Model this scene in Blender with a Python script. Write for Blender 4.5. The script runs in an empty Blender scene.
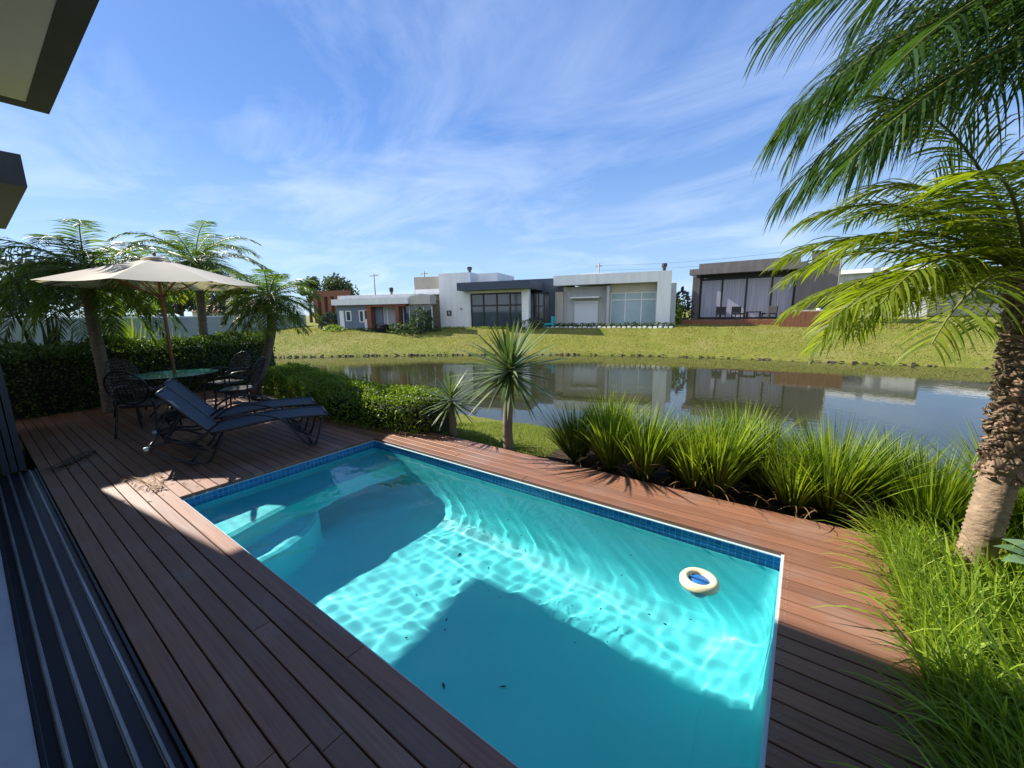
import bpy, math, random
from math import sin, cos, tan, pi, radians, sqrt
from mathutils import Vector, Matrix, noise
R = radians
rnd = random.Random(7)
S = bpy.context.scene
COL = S.collection

# ------------------------------------------------------------------ camera, sky, sun, exposure
YAW, PITCH, ROLL, FPX = R(36.2), R(10.3), R(1.0), 398.0
f0 = Vector((-sin(YAW), cos(YAW), 0)); r0 = Vector((cos(YAW), sin(YAW), 0)); u0 = Vector((0, 0, 1))
fw = f0*cos(PITCH) - u0*sin(PITCH); up = u0*cos(PITCH) + f0*sin(PITCH)
rt = r0*cos(ROLL) - up*sin(ROLL); up = up*cos(ROLL) + r0*sin(ROLL)
cd = bpy.data.cameras.new('camera'); cam = bpy.data.objects.new('camera', cd); COL.objects.link(cam)
cd.sensor_width = 36; cd.lens = FPX/1024*36; cd.clip_end = 3000; cd.clip_start = .02
m = Matrix.Identity(4)
for i in range(3):
    m[i][0] = rt[i]; m[i][1] = up[i]; m[i][2] = -fw[i]
m[2][3] = 1.6
cam.matrix_world = m
S.camera = cam
SUND = Vector((-6.75, -.88, 4.75)).normalized()          # towards the sun
EL = math.asin(SUND.z)
S.view_settings.view_transform = 'Standard'; S.view_settings.look = 'None'
S.view_settings.gamma = 1; S.view_settings.exposure = 1.2
S.cycles.use_denoising = True
S.cycles.max_bounces = 10; S.cycles.transmission_bounces = 8; S.cycles.transparent_max_bounces = 12
S.cycles.sample_clamp_indirect = 12; S.cycles.diffuse_bounces = 8; S.cycles.glossy_bounces = 6
S.cycles.caustics_reflective = False; S.cycles.caustics_refractive = True
W = bpy.data.worlds.new('World'); S.world = W; W.use_nodes = True
nt = W.node_tree; N = nt.nodes; L = nt.links
bg = N['Background']; bg.inputs[1].default_value = .078
sky = N.new('ShaderNodeTexSky'); sky.sky_type = 'NISHITA'; sky.sun_disc = False
sky.sun_elevation = EL; sky.sun_rotation = math.atan2(SUND.x, SUND.y)
sky.altitude = 0; sky.air_density = 1.0; sky.dust_density = .35; sky.ozone_density = 2.2
tc = N.new('ShaderNodeTexCoord'); sep = N.new('ShaderNodeSeparateXYZ'); L.new(tc.outputs['Generated'], sep.inputs[0])
def wm(op, a, b=None, c=None):
    n = N.new('ShaderNodeMath'); n.operation = op
    for k, v in enumerate((a, b, c)):
        if v is None: continue
        if isinstance(v, (int, float)): n.inputs[k].default_value = v
        else: L.new(v, n.inputs[k])
    return n.outputs[0]
zc = wm('MAXIMUM', wm('ADD', sep.outputs[2], .12), .05)
cx = wm('DIVIDE', sep.outputs[0], zc); cy = wm('DIVIDE', sep.outputs[1], zc)
cv = N.new('ShaderNodeCombineXYZ'); L.new(cx, cv.inputs[0]); L.new(cy, cv.inputs[1])
mp = N.new('ShaderNodeMapping'); mp.inputs['Rotation'].default_value = (0, 0, R(58)); mp.inputs['Scale'].default_value = (.68, 1.15, 1)
L.new(cv.outputs[0], mp.inputs[0])
n1 = N.new('ShaderNodeTexNoise'); n1.inputs['Scale'].default_value = 1.1; n1.inputs['Detail'].default_value = 9; n1.inputs['Roughness'].default_value = .62
n1.inputs['Distortion'].default_value = .8
L.new(mp.outputs[0], n1.inputs['Vector'])
n2 = N.new('ShaderNodeTexNoise'); n2.inputs['Scale'].default_value = .45; n2.inputs['Detail'].default_value = 3
L.new(cv.outputs[0], n2.inputs['Vector'])
mul = wm('MULTIPLY', n1.outputs[0], wm('ADD', n2.outputs[0], .45))
cr = N.new('ShaderNodeMapRange'); cr.inputs[1].default_value = .42; cr.inputs[2].default_value = .80; cr.inputs[4].default_value = .45
L.new(mul, cr.inputs[0])
hz = N.new('ShaderNodeMapRange'); hz.inputs[1].default_value = .0; hz.inputs[2].default_value = .30; hz.inputs[3].default_value = .10; hz.inputs[4].default_value = 0
L.new(sep.outputs[2], hz.inputs[0])
# unseen extra cloud added behind the camera, as fill light on the facades
fill_cloud = N.new('ShaderNodeMapRange'); fill_cloud.inputs[1].default_value = .05; fill_cloud.inputs[2].default_value = -.55; fill_cloud.inputs[4].default_value = .6
L.new(sep.outputs[1], fill_cloud.inputs[0])
fac = wm('MINIMUM', wm('ADD', wm('ADD', cr.outputs[0], hz.outputs[0]), fill_cloud.outputs[0]), .85)
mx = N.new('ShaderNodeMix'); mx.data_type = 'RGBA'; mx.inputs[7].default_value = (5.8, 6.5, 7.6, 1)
tint = N.new('ShaderNodeMix'); tint.data_type = 'RGBA'; tint.blend_type = 'MULTIPLY'; tint.inputs[0].default_value = 1; tint.inputs[7].default_value = (.70, .90, 1.20, 1)
L.new(sky.outputs[0], tint.inputs[6])
gr = N.new('ShaderNodeValToRGB'); el3 = gr.color_ramp.elements
el3[0].position = 0; el3[0].color = (2.6/6, 3.9/6, 5.3/6, 1); el3[1].position = .8; el3[1].color = (.42/6, 1.10/6, 3.3/6, 1)
for ps, c3 in ((.12, (2.0/6, 3.3/6, 5.2/6, 1)), (.38, (.95/6, 2.0/6, 4.6/6, 1))): e3 = el3.new(ps); e3.color = c3
L.new(sep.outputs[2], gr.inputs[0])
sc6 = N.new('ShaderNodeVectorMath'); sc6.operation = 'SCALE'; sc6.inputs['Scale'].default_value = 6; L.new(gr.outputs[0], sc6.inputs[0])
soft = N.new('ShaderNodeMix'); soft.data_type = 'RGBA'; soft.inputs[0].default_value = .78; L.new(tint.outputs[2], soft.inputs[6]); L.new(sc6.outputs[0], soft.inputs[7])
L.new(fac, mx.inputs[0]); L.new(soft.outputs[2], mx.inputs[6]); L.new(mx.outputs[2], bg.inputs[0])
sd = bpy.data.lights.new('sun', 'SUN'); sd.energy = 4.3; sd.angle = R(.5); sd.color = (1, .95, .86)
sun = bpy.data.objects.new('sun', sd); COL.objects.link(sun)
sun.rotation_mode = 'QUATERNION'; sun.rotation_quaternion = SUND.to_track_quat('Z', 'Y')
sd.cycles.is_caustics_light = True

# ------------------------------------------------------------------ materials
def mat(name, col, rough=.6, metal=0, var=0, vscale=6, bump=0, bscale=40, spec=.5, trans=0, col2=None, island=0, coord='Object', stretch=None, alpha=None):
    mt = bpy.data.materials.new(name); mt.use_nodes = True
    t = mt.node_tree; n = t.nodes; l = t.links; p = n['Principled BSDF']; out = n['Material Output']
    p.inputs['Base Color'].default_value = (*col, 1); p.inputs['Roughness'].default_value = rough
    p.inputs['Metallic'].default_value = metal; p.inputs['Specular IOR Level'].default_value = spec
    co = n.new('ShaderNodeTexCoord').outputs[coord]
    if stretch:
        mpp = n.new('ShaderNodeMapping'); mpp.inputs['Scale'].default_value = stretch; l.new(co, mpp.inputs[0]); co = mpp.outputs[0]
    cur = None
    if var or col2:
        nz = n.new('ShaderNodeTexNoise'); nz.inputs['Scale'].default_value = vscale; nz.inputs['Detail'].default_value = 6; nz.inputs['Roughness'].default_value = .6
        l.new(co, nz.inputs['Vector'])
        rp = n.new('ShaderNodeMapRange'); rp.inputs[1].default_value = .3; rp.inputs[2].default_value = .7; l.new(nz.outputs[0], rp.inputs[0])
        mxx = n.new('ShaderNodeMix'); mxx.data_type = 'RGBA'; l.new(rp.outputs[0], mxx.inputs[0])
        c2 = col2 or tuple(min(1, c*(1+var)) for c in col)
        c1 = col if col2 else tuple(c*(1-var) for c in col)
        mxx.inputs[6].default_value = (*c1, 1); mxx.inputs[7].default_value = (*c2, 1)
        cur = mxx.outputs[2]
    if island:
        g = n.new('ShaderNodeNewGeometry')
        hs = n.new('ShaderNodeHueSaturation')
        a = n.new('ShaderNodeMapRange'); a.inputs[3].default_value = 1-island; a.inputs[4].default_value = 1+island; l.new(g.outputs['Random Per Island'], a.inputs[0])
        b = n.new('ShaderNodeMapRange'); b.inputs[3].default_value = .5+island*.05; b.inputs[4].default_value = .5-island*.05; l.new(g.outputs['Random Per Island'], b.inputs[0])
        l.new(a.outputs[0], hs.inputs['Value']); l.new(b.outputs[0], hs.inputs['Hue'])
        if cur: l.new(cur, hs.inputs['Color'])
        else: hs.inputs['Color'].default_value = (*col, 1)
        cur = hs.outputs[0]
    if cur: l.new(cur, p.inputs['Base Color'])
    if bump:
        nb = n.new('ShaderNodeTexNoise'); nb.inputs['Scale'].default_value = bscale; nb.inputs['Detail'].default_value = 5
        l.new(co, nb.inputs['Vector']); bb = n.new('ShaderNodeBump'); bb.inputs['Strength'].default_value = 1; bb.inputs['Distance'].default_value = bump
        l.new(nb.outputs[0], bb.inputs['Height']); l.new(bb.outputs[0], p.inputs['Normal'])
    if trans:
        tr = n.new('ShaderNodeBsdfTranslucent'); ms = n.new('ShaderNodeMixShader'); ms.inputs[0].default_value = trans
        if cur:
            br = n.new('ShaderNodeMix'); br.data_type = 'RGBA'; br.blend_type = 'MULTIPLY'; br.inputs[0].default_value = 1; br.inputs[7].default_value = (1.5, 1.5, .6, 1)
            l.new(cur, br.inputs[6]); l.new(br.outputs[2], tr.inputs[0])
        else: tr.inputs[0].default_value = (min(1, col[0]*1.3), min(1, col[1]*1.3), col[2]*.8, 1)
        l.new(p.outputs[0], ms.inputs[1]); l.new(tr.outputs[0], ms.inputs[2]); l.new(ms.outputs[0], out.inputs[0])
    if alpha is not None: p.inputs['Alpha'].default_value = alpha
    return mt
M = {}
M['white'] = mat('white_paint', (.84, .84, .84), .6, var=.09, vscale=1.0, stretch=(2.5, 2.5, .35))
M['grey'] = mat('grey_render', (.50, .50, .51), .8, var=.12, vscale=1, stretch=(2.5, 2.5, .35))
M['taupe'] = mat('taupe_render', (.17, .15, .15), .8, var=.18, vscale=1, stretch=(2.5, 2.5, .35))
M['darkblue'] = mat('slate_cladding', (.055, .075, .11), .6, var=.1, vscale=1)
M['bluegrey'] = mat('bluegrey_render', (.16, .20, .27), .8, var=.1, vscale=1)
M['beige'] = mat('beige_render', (.56, .51, .45), .8, var=.06, vscale=1)
M['sand'] = mat('sand_block', (.40, .36, .30), .85, var=.08, vscale=1)
M['brick'] = mat('red_brick', (.24, .095, .06), .85, var=.2, vscale=5)
M['black'] = mat('black_metal', (.02, .02, .022), .45, var=.2, vscale=4)
M['glass'] = mat('window_glass', (.05, .07, .085), .06, spec=.9, var=.3, vscale=.7)
M['curtain'] = mat('sheer_curtain', (.42, .42, .45), .8, var=.2, vscale=3, stretch=(6, 6, .1))
M['shutter'] = mat('white_shutter', (.72, .74, .78), .6, stretch=(.1, .1, 30), var=.06, vscale=1)
M['fascia'] = mat('charcoal_fascia', (.03, .03, .032), .55, var=.25, vscale=2, bump=.002, bscale=30)
M['soffit'] = mat('soffit_paint', (.78, .78, .76), .8, var=.03, vscale=1)
M['alu'] = mat('dark_aluminium', (.012, .018, .032), .35, var=.3, vscale=3, stretch=(.3, 6, 6))
M['rail'] = mat('track_rail', (.42, .45, .50), .30, metal=.8, var=.3, vscale=5, stretch=(.4, 4, 4))
M['marble'] = mat('pale_stone_floor', (.55, .56, .60), .25, var=.12, vscale=2, bump=.0003)
M['tubmetal'] = mat('frame_metal', (.018, .02, .024), .35, spec=.5)
M['sling'] = mat('slate_sling_fabric', (.042, .064, .09), .8, bump=.0006, bscale=300, var=.1, vscale=8)
M['canvas'] = mat('cream_canvas', (.66, .60, .50), .9, trans=.20, bump=.004, bscale=4)
M['wood'] = mat('teak_pole', (.25, .10, .045), .5, var=.3, vscale=10, stretch=(4, 4, .5))
M['tubwood'] = mat('tub_cladding', (.22, .085, .04), .6, var=.25, vscale=4, stretch=(4, 4, .4))
M['greenglass'] = mat('green_tabletop', (.04, .30, .24), .12, spec=.7, var=.15, vscale=3)
M['wicker'] = mat('bronze_wicker', (.045, .038, .034), .5, bump=.001, bscale=200, var=.2, vscale=20)
M['trunk'] = mat('palm_trunk_bark', (.20, .15, .11), .9, var=.35, vscale=14, bump=.012, bscale=22, stretch=(1, 1, 2.5))
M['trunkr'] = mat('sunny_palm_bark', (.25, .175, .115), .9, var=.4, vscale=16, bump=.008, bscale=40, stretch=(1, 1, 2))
M['boot'] = mat('old_leaf_base', (.25, .17, .11), .9, island=.4, bump=.003, bscale=40)
M['ctrunk'] = mat('cordyline_bark', (.20, .17, .125), .9, var=.3, vscale=20, bump=.004, bscale=60, stretch=(1, 1, .25))
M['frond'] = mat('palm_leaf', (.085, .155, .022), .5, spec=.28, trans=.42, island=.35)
M['frondb'] = mat('backlit_palm_leaf', (.042, .09, .028), .5, spec=.28, trans=.38, island=.35)  # darker copy of the palm leaf; backlit shade is put into the colour
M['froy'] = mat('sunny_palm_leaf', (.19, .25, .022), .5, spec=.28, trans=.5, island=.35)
M['rachis'] = mat('leaf_stalk', (.16, .17, .04), .5)
M['deadfrond'] = mat('dry_leaf', (.30, .17, .07), .8, island=.3)
M['yucca'] = mat('strap_leaf', (.13, .19, .075), .5, spec=.28, trans=.18, island=.3)
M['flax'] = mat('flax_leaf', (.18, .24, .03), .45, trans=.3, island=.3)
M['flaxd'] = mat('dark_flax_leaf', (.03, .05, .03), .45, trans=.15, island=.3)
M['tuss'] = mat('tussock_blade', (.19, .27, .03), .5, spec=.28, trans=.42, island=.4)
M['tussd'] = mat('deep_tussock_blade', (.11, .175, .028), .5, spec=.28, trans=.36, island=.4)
M['blade'] = mat('border_blade', (.25, .36, .045), .5, spec=.28, trans=.42, island=.4)
M['lawn'] = mat('lawn_blade', (.16, .21, .025), .6, trans=.4, island=.3)
M['hedge'] = mat('hedge_leaf', (.075, .135, .022), .62, trans=.28, island=.45)
M['hedgey'] = mat('lime_hedge_leaf', (.15, .23, .02), .6, trans=.34, island=.4)
M['hcore'] = mat('hedge_twigs', (.02, .024, .01), .95)
M['far'] = mat('far_leaf', (.07, .11, .04), .7, trans=.2, island=.5)
M['fard'] = mat('far_dark_leaf', (.045, .065, .045), .7, trans=.15, island=.5)
M['farbark'] = mat('far_bark', (.10, .08, .06), .9)
M['stone'] = mat('shore_stone', (.15, .115, .075), .9, island=.4, bump=.01, bscale=10)
M['soil'] = mat('bed_soil', (.06, .04, .028), 1, spec=.1, var=.4, vscale=30, bump=.01, bscale=60)
M['poolshell'] = mat('pool_gelcoat', (.11, .80, .83), .5, var=.03, vscale=1)
M['coping'] = mat('pool_rim', (.50, .66, .70), .4)
M['ivory'] = mat('ivory_plastic', (.80, .72, .45), .4)
M['bluep'] = mat('blue_plastic', (.03, .16, .45), .35)
M['teal'] = mat('teal_plastic', (.02, .40, .42), .4)
M['red'] = mat('red_plastic', (.45, .06, .04), .4)
M['leafbit'] = mat('dark_leaf_bit', (.02, .015, .01), .7)
M['seam'] = mat('deck_screw', (.33, .25, .20), .5, metal=.3)
M['gravel'] = mat('pale_gravel', (.4, .38, .33), .9, var=.4, vscale=40)

def deckmat():
    mt = bpy.data.materials.new('deck_board'); mt.use_nodes = True
    t = mt.node_tree; n = t.nodes; l = t.links; p = n['Principled BSDF']
    co = n.new('ShaderNodeTexCoord').outputs['Object']
    g = n.new('ShaderNodeNewGeometry')
    mpp = n.new('ShaderNodeMapping'); mpp.inputs['Scale'].default_value = (1.2, 34, 34); l.new(co, mpp.inputs[0])
    ad = n.new('ShaderNodeVectorMath'); ad.operation = 'ADD'; l.new(mpp.outputs[0], ad.inputs[0])
    sc = n.new('ShaderNodeVectorMath'); sc.operation = 'SCALE'; sc.inputs[0].default_value = (37, 11, 5); l.new(g.outputs['Random Per Island'], sc.inputs['Scale']); l.new(sc.outputs[0], ad.inputs[1])
    nz = n.new('ShaderNodeTexNoise'); nz.inputs['Scale'].default_value = 1.6; nz.inputs['Detail'].default_value = 7; nz.inputs['Roughness'].default_value = .65; l.new(ad.outputs[0], nz.inputs['Vector'])
    blot = n.new('ShaderNodeTexNoise'); blot.inputs['Scale'].default_value = 2.3; blot.inputs['Detail'].default_value = 4; l.new(co, blot.inputs['Vector'])
    m1 = n.new('ShaderNodeMix'); m1.data_type = 'RGBA'; m1.inputs[6].default_value = (.195, .084, .046, 1); m1.inputs[7].default_value = (.32, .152, .09, 1)
    rp = n.new('ShaderNodeMapRange'); rp.inputs[1].default_value = .3; rp.inputs[2].default_value = .7; l.new(nz.outputs[0], rp.inputs[0]); l.new(rp.outputs[0], m1.inputs[0])
    m2 = n.new('ShaderNodeMix'); m2.data_type = 'RGBA'; m2.inputs[7].default_value = (.30, .24, .21, 1)
    rp2 = n.new('ShaderNodeMapRange'); rp2.inputs[1].default_value = .5; rp2.inputs[2].default_value = .75; rp2.inputs[4].default_value = .38; l.new(blot.outputs[0], rp2.inputs[0])
    l.new(rp2.outputs[0], m2.inputs[0]); l.new(m1.outputs[2], m2.inputs[6])
    hs = n.new('ShaderNodeHueSaturation'); a = n.new('ShaderNodeMapRange'); a.inputs[3].default_value = .78; a.inputs[4].default_value = 1.2; l.new(g.outputs['Random Per Island'], a.inputs[0]); l.new(a.outputs[0], hs.inputs['Value'])
    l.new(m2.outputs[2], hs.inputs['Color']); l.new(hs.outputs[0], p.inputs['Base Color'])
    rr = n.new('ShaderNodeMapRange'); rr.inputs[3].default_value = .38; rr.inputs[4].default_value = .62; l.new(nz.outputs[0], rr.inputs[0]); l.new(rr.outputs[0], p.inputs['Roughness'])
    bb = n.new('ShaderNodeBump'); bb.inputs['Distance'].default_value = .0012; l.new(nz.outputs[0], bb.inputs['Height']); l.new(bb.outputs[0], p.inputs['Normal'])
    return mt
M['deck'] = deckmat()

def tilemat():
    mt = bpy.data.materials.new('pool_mosaic'); mt.use_nodes = True
    t = mt.node_tree; n = t.nodes; l = t.links; p = n['Principled BSDF']
    co = n.new('ShaderNodeTexCoord').outputs['UV']
    b = n.new('ShaderNodeTexBrick'); b.offset = 0; b.inputs['Scale'].default_value = 1; b.inputs['Brick Width'].default_value = .045; b.inputs['Row Height'].default_value = .045
    b.inputs['Mortar Size'].default_value = .0035; b.inputs['Color1'].default_value = (.02, .15, .42, 1); b.inputs['Color2'].default_value = (.04, .26, .55, 1); b.inputs['Mortar'].default_value = (.10, .36, .55, 1)
    b.inputs['Bias'].default_value = 0
    l.new(co, b.inputs['Vector']); l.new(b.outputs[0], p.inputs['Base Color']); p.inputs['Roughness'].default_value = .2
    return mt
M['tile'] = tilemat()

def watermat():
    mt = bpy.data.materials.new('pool_water'); mt.use_nodes = True
    t = mt.node_tree; n = t.nodes; l = t.links; p = n['Principled BSDF']
    p.inputs['Base Color'].default_value = (.95, .995, 1, 1); p.inputs['Roughness'].default_value = 0
    p.inputs['IOR'].default_value = 1.33; p.inputs['Transmission Weight'].default_value = 1
    return mt
M['pwater'] = watermat()

def lakemat():
    mt = bpy.data.materials.new('lake_water'); mt.use_nodes = True
    t = mt.node_tree; n = t.nodes; l = t.links; p = n['Principled BSDF']
    p.inputs['Base Color'].default_value = (.036, .038, .016, 1); p.inputs['Roughness'].default_value = .015; p.inputs['IOR'].default_value = 1.45
    p.inputs['Specular IOR Level'].default_value = .5
    co = n.new('ShaderNodeTexCoord').outputs['Object']
    nz = n.new('ShaderNodeTexNoise'); nz.inputs['Scale'].default_value = 5; nz.inputs['Detail'].default_value = 3; l.new(co, nz.inputs['Vector'])
    nl = n.new('ShaderNodeTexNoise'); nl.inputs['Scale'].default_value = .16; nl.inputs['Detail'].default_value = 2; l.new(co, nl.inputs['Vector'])
    mr = n.new('ShaderNodeMapRange'); mr.inputs[1].default_value = .42; mr.inputs[2].default_value = .62; mr.inputs[3].default_value = .15; mr.inputs[4].default_value = 1; l.new(nl.outputs[0], mr.inputs[0])
    ml = n.new('ShaderNodeMath'); ml.operation = 'MULTIPLY'; l.new(nz.outputs[0], ml.inputs[0]); l.new(mr.outputs[0], ml.inputs[1])
    bb = n.new('ShaderNodeBump'); bb.inputs['Distance'].default_value = .003; l.new(ml.outputs[0], bb.inputs['Height']); l.new(bb.outputs[0], p.inputs['Normal'])
    return mt
M['lake'] = lakemat()

def groundmat():
    mt = bpy.data.materials.new('grass_ground'); mt.use_nodes = True
    t = mt.node_tree; n = t.nodes; l = t.links; p = n['Principled BSDF']; p.inputs['Roughness'].default_value = .9; p.inputs['Specular IOR Level'].default_value = .15
    co = n.new('ShaderNodeTexCoord').outputs['Object']
    def nz(s, d=5):
        q = n.new('ShaderNodeTexNoise'); q.inputs['Scale'].default_value = s; q.inputs['Detail'].default_value = d; q.inputs['Roughness'].default_value = .65; l.new(co, q.inputs['Vector']); return q.outputs[0]
    def rng(v, a, b):
        q = n.new('ShaderNodeMapRange'); q.inputs[1].default_value = a; q.inputs[2].default_value = b; l.new(v, q.inputs[0]); return q.outputs[0]
    def mix(f, a, b):
        q = n.new('ShaderNodeMix'); q.data_type = 'RGBA'; l.new(f, q.inputs[0])
        for k, v in ((6, a), (7, b)):
            if isinstance(v, tuple): q.inputs[k].default_value = (*v, 1)
            else: l.new(v, q.inputs[k])
        return q.outputs[2]
    a = mix(rng(nz(1.1), .35, .65), (.14, .165, .020), (.24, .225, .045))
    b = mix(rng(nz(.35, 4), .48, .72), a, (.29, .24, .09))
    c = mix(rng(nz(9, 6), .3, .75), b, (.13, .15, .02))
    l.new(c, p.inputs['Base Color'])
    bb = n.new('ShaderNodeBump'); bb.inputs['Distance'].default_value = .04; l.new(nz(14, 6), bb.inputs['Height']); l.new(bb.outputs[0], p.inputs['Normal'])
    return mt
M['ground'] = groundmat()

# ------------------------------------------------------------------ mesh helpers
class MB:
    def __init__(s): s.v = []; s.f = []
    def add(s, vs, fs):
        o = len(s.v); s.v += [tuple(v) for v in vs]; s.f += [tuple(i+o for i in f) for f in fs]; return s
    def box(s, x0, x1, y0, y1, z0, z1):
        return s.add([(x0,y0,z0),(x1,y0,z0),(x1,y1,z0),(x0,y1,z0),(x0,y0,z1),(x1,y0,z1),(x1,y1,z1),(x0,y1,z1)],
            [(0,3,2,1),(4,5,6,7),(0,1,5,4),(1,2,6,5),(2,3,7,6),(3,0,4,7)])
    def bbox(s, x0, x1, y0, y1, z0, z1, b):                  # box with bevelled top edges
        return s.add([(x0,y0,z0),(x1,y0,z0),(x1,y1,z0),(x0,y1,z0),(x0,y0,z1-b),(x1,y0,z1-b),(x1,y1,z1-b),(x0,y1,z1-b),(x0+b,y0+b,z1),(x1-b,y0+b,z1),(x1-b,y1-b,z1),(x0+b,y1-b,z1)],
            [(0,3,2,1),(0,1,5,4),(1,2,6,5),(2,3,7,6),(3,0,4,7),(4,5,9,8),(5,6,10,9),(6,7,11,10),(7,4,8,11),(8,9,10,11)])
    def tube(s, pts, r, n=8, cap=True):
        pts = [Vector(p) for p in pts]; rs = r if isinstance(r, (list, tuple)) else [r]*len(pts)
        o = len(s.v); ref = None
        for i, p in enumerate(pts):
            d = (pts[min(i+1, len(pts)-1)] - pts[max(i-1, 0)]).normalized()
            if ref is None: ref = d.orthogonal().normalized()
            a = (ref - d*ref.dot(d))
            a = a.normalized() if a.length > 1e-6 else d.orthogonal().normalized()
            ref = a; b = d.cross(a)
            for k in range(n):
                t = 2*pi*k/n; s.v.append(tuple(p + (a*cos(t) + b*sin(t))*rs[i]))
        for i in range(len(pts)-1):
            for k in range(n):
                q = (k+1) % n; s.f.append((o+i*n+k, o+i*n+q, o+(i+1)*n+q, o+(i+1)*n+k))
        if cap:
            s.f.append(tuple(o+k for k in range(n))[::-1]); s.f.append(tuple(o+(len(pts)-1)*n+k for k in range(n)))
        return s
    def lathe(s, prof, n=32, c=(0,0,0)):                       # closed profile list of (r, z)
        o = len(s.v)
        for (r, z) in prof:
            for k in range(n):
                t = 2*pi*k/n; s.v.append((c[0]+r*cos(t), c[1]+r*sin(t), c[2]+z))
        m_ = len(prof)
        for i in range(m_-1):
            for k in range(n):
                q = (k+1) % n; s.f.append((o+i*n+k, o+i*n+q, o+(i+1)*n+q, o+(i+1)*n+k))
        return s
    def strip(s, pts, ws, side):                                # narrow ribbon along pts
        o = len(s.v)
        for i, p in enumerate(pts):
            w = side[i]*ws[i] if isinstance(side, list) else side*ws[i]
            s.v.append(tuple(p-w)); s.v.append(tuple(p+w))
        for i in range(len(pts)-1): s.f.append((o+2*i, o+2*i+1, o+2*i+3, o+2*i+2))
        return s
    def build(s, name, mt, parent=None, smooth=False, loc=None):
        me = bpy.data.meshes.new(name); me.from_pydata(s.v, [], s.f); me.update()
        me.materials.append(mt)
        if smooth: me.polygons.foreach_set('use_smooth', [True]*len(me.polygons))
        ob = bpy.data.objects.new(name, me); COL.objects.link(ob)
        if parent is not None: ob.parent = parent
        if loc is not None: ob.location = loc
        return ob
def tag(o, label=None, cat=None, group=None, kind=None):
    if label: o['label'] = label
    if cat: o['category'] = cat
    if group: o['group'] = group
    if kind: o['kind'] = kind
    return o
def empty(name, loc, rz=0, label=None, cat=None, group=None):
    o = bpy.data.objects.new(name, None); COL.objects.link(o); o.location = loc; o.rotation_euler = (0, 0, rz)
    return tag(o, label, cat, group)
def struct(o): o['kind'] = 'structure'; return o
def kids(o): return [c for c in bpy.data.objects if c.parent == o]
def copy_tree(o, parent=None):
    c = o.copy(); COL.objects.link(c)
    if parent is not None: c.parent = parent
    for ch in kids(o): copy_tree(ch, c)
    return c
def place_copy(o, loc, rz, label, sc=None):
    c = copy_tree(o); c.location = loc; c.rotation_euler = (0, 0, rz); c['label'] = label
    if sc: c.scale = (sc, sc, sc)
    return c
def part(name, mt, parent, *bs):
    mb = MB()
    for b in bs: mb.box(*b)
    return mb.build(name, mt, parent)
def spline(pts, n):                                            # catmull-rom
    P = [Vector(p) for p in pts]; P = [P[0]*2-P[1]] + P + [P[-1]*2-P[-2]]; out = []
    for i in range(1, len(P)-2):
        for k in range(n):
            t = k/n; a, b, c, d = P[i-1:i+3]
            out.append(.5*((2*b)+(c-a)*t+(2*a-5*b+4*c-d)*t*t+(3*b-a-3*c+d)*t**3))
    out.append(P[-2]); return out

# ------------------------------------------------------------------ terrain, lake
LAKE = [(-31,5.2),(-24,5.6),(-16,6.2),(-11,6.55),(-6.8,6.7),(-4.3,6.8),(-1.5,6.8),(2,7.0),(7,7.2),(16,7.4),(40,7),(60,12),(60,26),(40,26),(16,23.6),
        (5.5,22.45),(0,21.9),(-3.2,21.6),(-6.4,20.95),(-9.6,19.9),(-12.6,18.55),(-16.4,16.3),(-20.3,13.9),(-23.7,11.4),(-26.5,9.4),(-29.5,7.4)]
def lake_sd(x, y):
    n = len(LAKE); ins = False; best = 1e9
    for i in range(n):
        ax, ay = LAKE[i]; bx, by = LAKE[(i+1) % n]
        if (ay > y) != (by > y) and x < (bx-ax)*(y-ay)/(by-ay)+ax: ins = not ins
        dx, dy = bx-ax, by-ay; t = max(0, min(1, ((x-ax)*dx+(y-ay)*dy)/(dx*dx+dy*dy)))
        q = (x-ax-dx*t)**2+(y-ay-dy*t)**2
        if q < best: best = q
    return -sqrt(best) if ins else sqrt(best)
def lerp(x, pts):
    if x <= pts[0][0]: return pts[0][1]
    for (a, b), (c, d) in zip(pts, pts[1:]):
        if x <= c: return b+(d-b)*(x-a)/(c-a)
    return pts[-1][1]
def ground_z(x, y):
    if -5.0 < x < .25 and .6 < y < 3.25: return -2.1
    if y < 3.7 and x < .75 and y > -8: return -.30
    d = lake_sd(x, y)
    if d < 0: return -.8 + max(-.9, d*.5)
    near = y < 7.6 and x > -32
    if near or y < 5:
        z = lerp(d, [(0,-.8),(.15,-.72),(1.2,-.45),(2.6,-.12),(3.2,-.06),(60,.0)])
        return z
    z = lerp(d, [(0,-.8),(.12,-.66),(5.2,.40),(7,.50),(11,.58),(30,.7)])
    return z + .05*noise.noise(Vector((x*.35, y*.35, 0)))*min(1, d)
def axis(dense, mid, far, d1, d2):
    a = []; x = dense[0]
    while x < dense[1]-1e-6: a.append(x); x += d1
    lo = []; x = dense[0]; st = d2
    while x > -900:
        x -= st; lo.append(x)
        if x < mid[0]: st *= 1.35
    hi = [dense[1]]; x = dense[1]; st = d2
    while x < 900:
        x += st; hi.append(x)
        if x > mid[1]: st *= 1.35
    return lo[::-1] + a + hi
xs = axis((-14, 4), (-42, 30), 0, .25, .5); ys = axis((-1, 25), (-3, 40), 0, .25, .5)
g = MB()
for y in ys:
    for x in xs: g.v.append((x, y, ground_z(x, y)))
nx = len(xs)
for j in range(len(ys)-1):
    for i in range(nx-1): g.f.append((j*nx+i, j*nx+i+1, (j+1)*nx+i+1, (j+1)*nx+i))
struct(g.build('ground', M['ground'], smooth=True))
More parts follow.
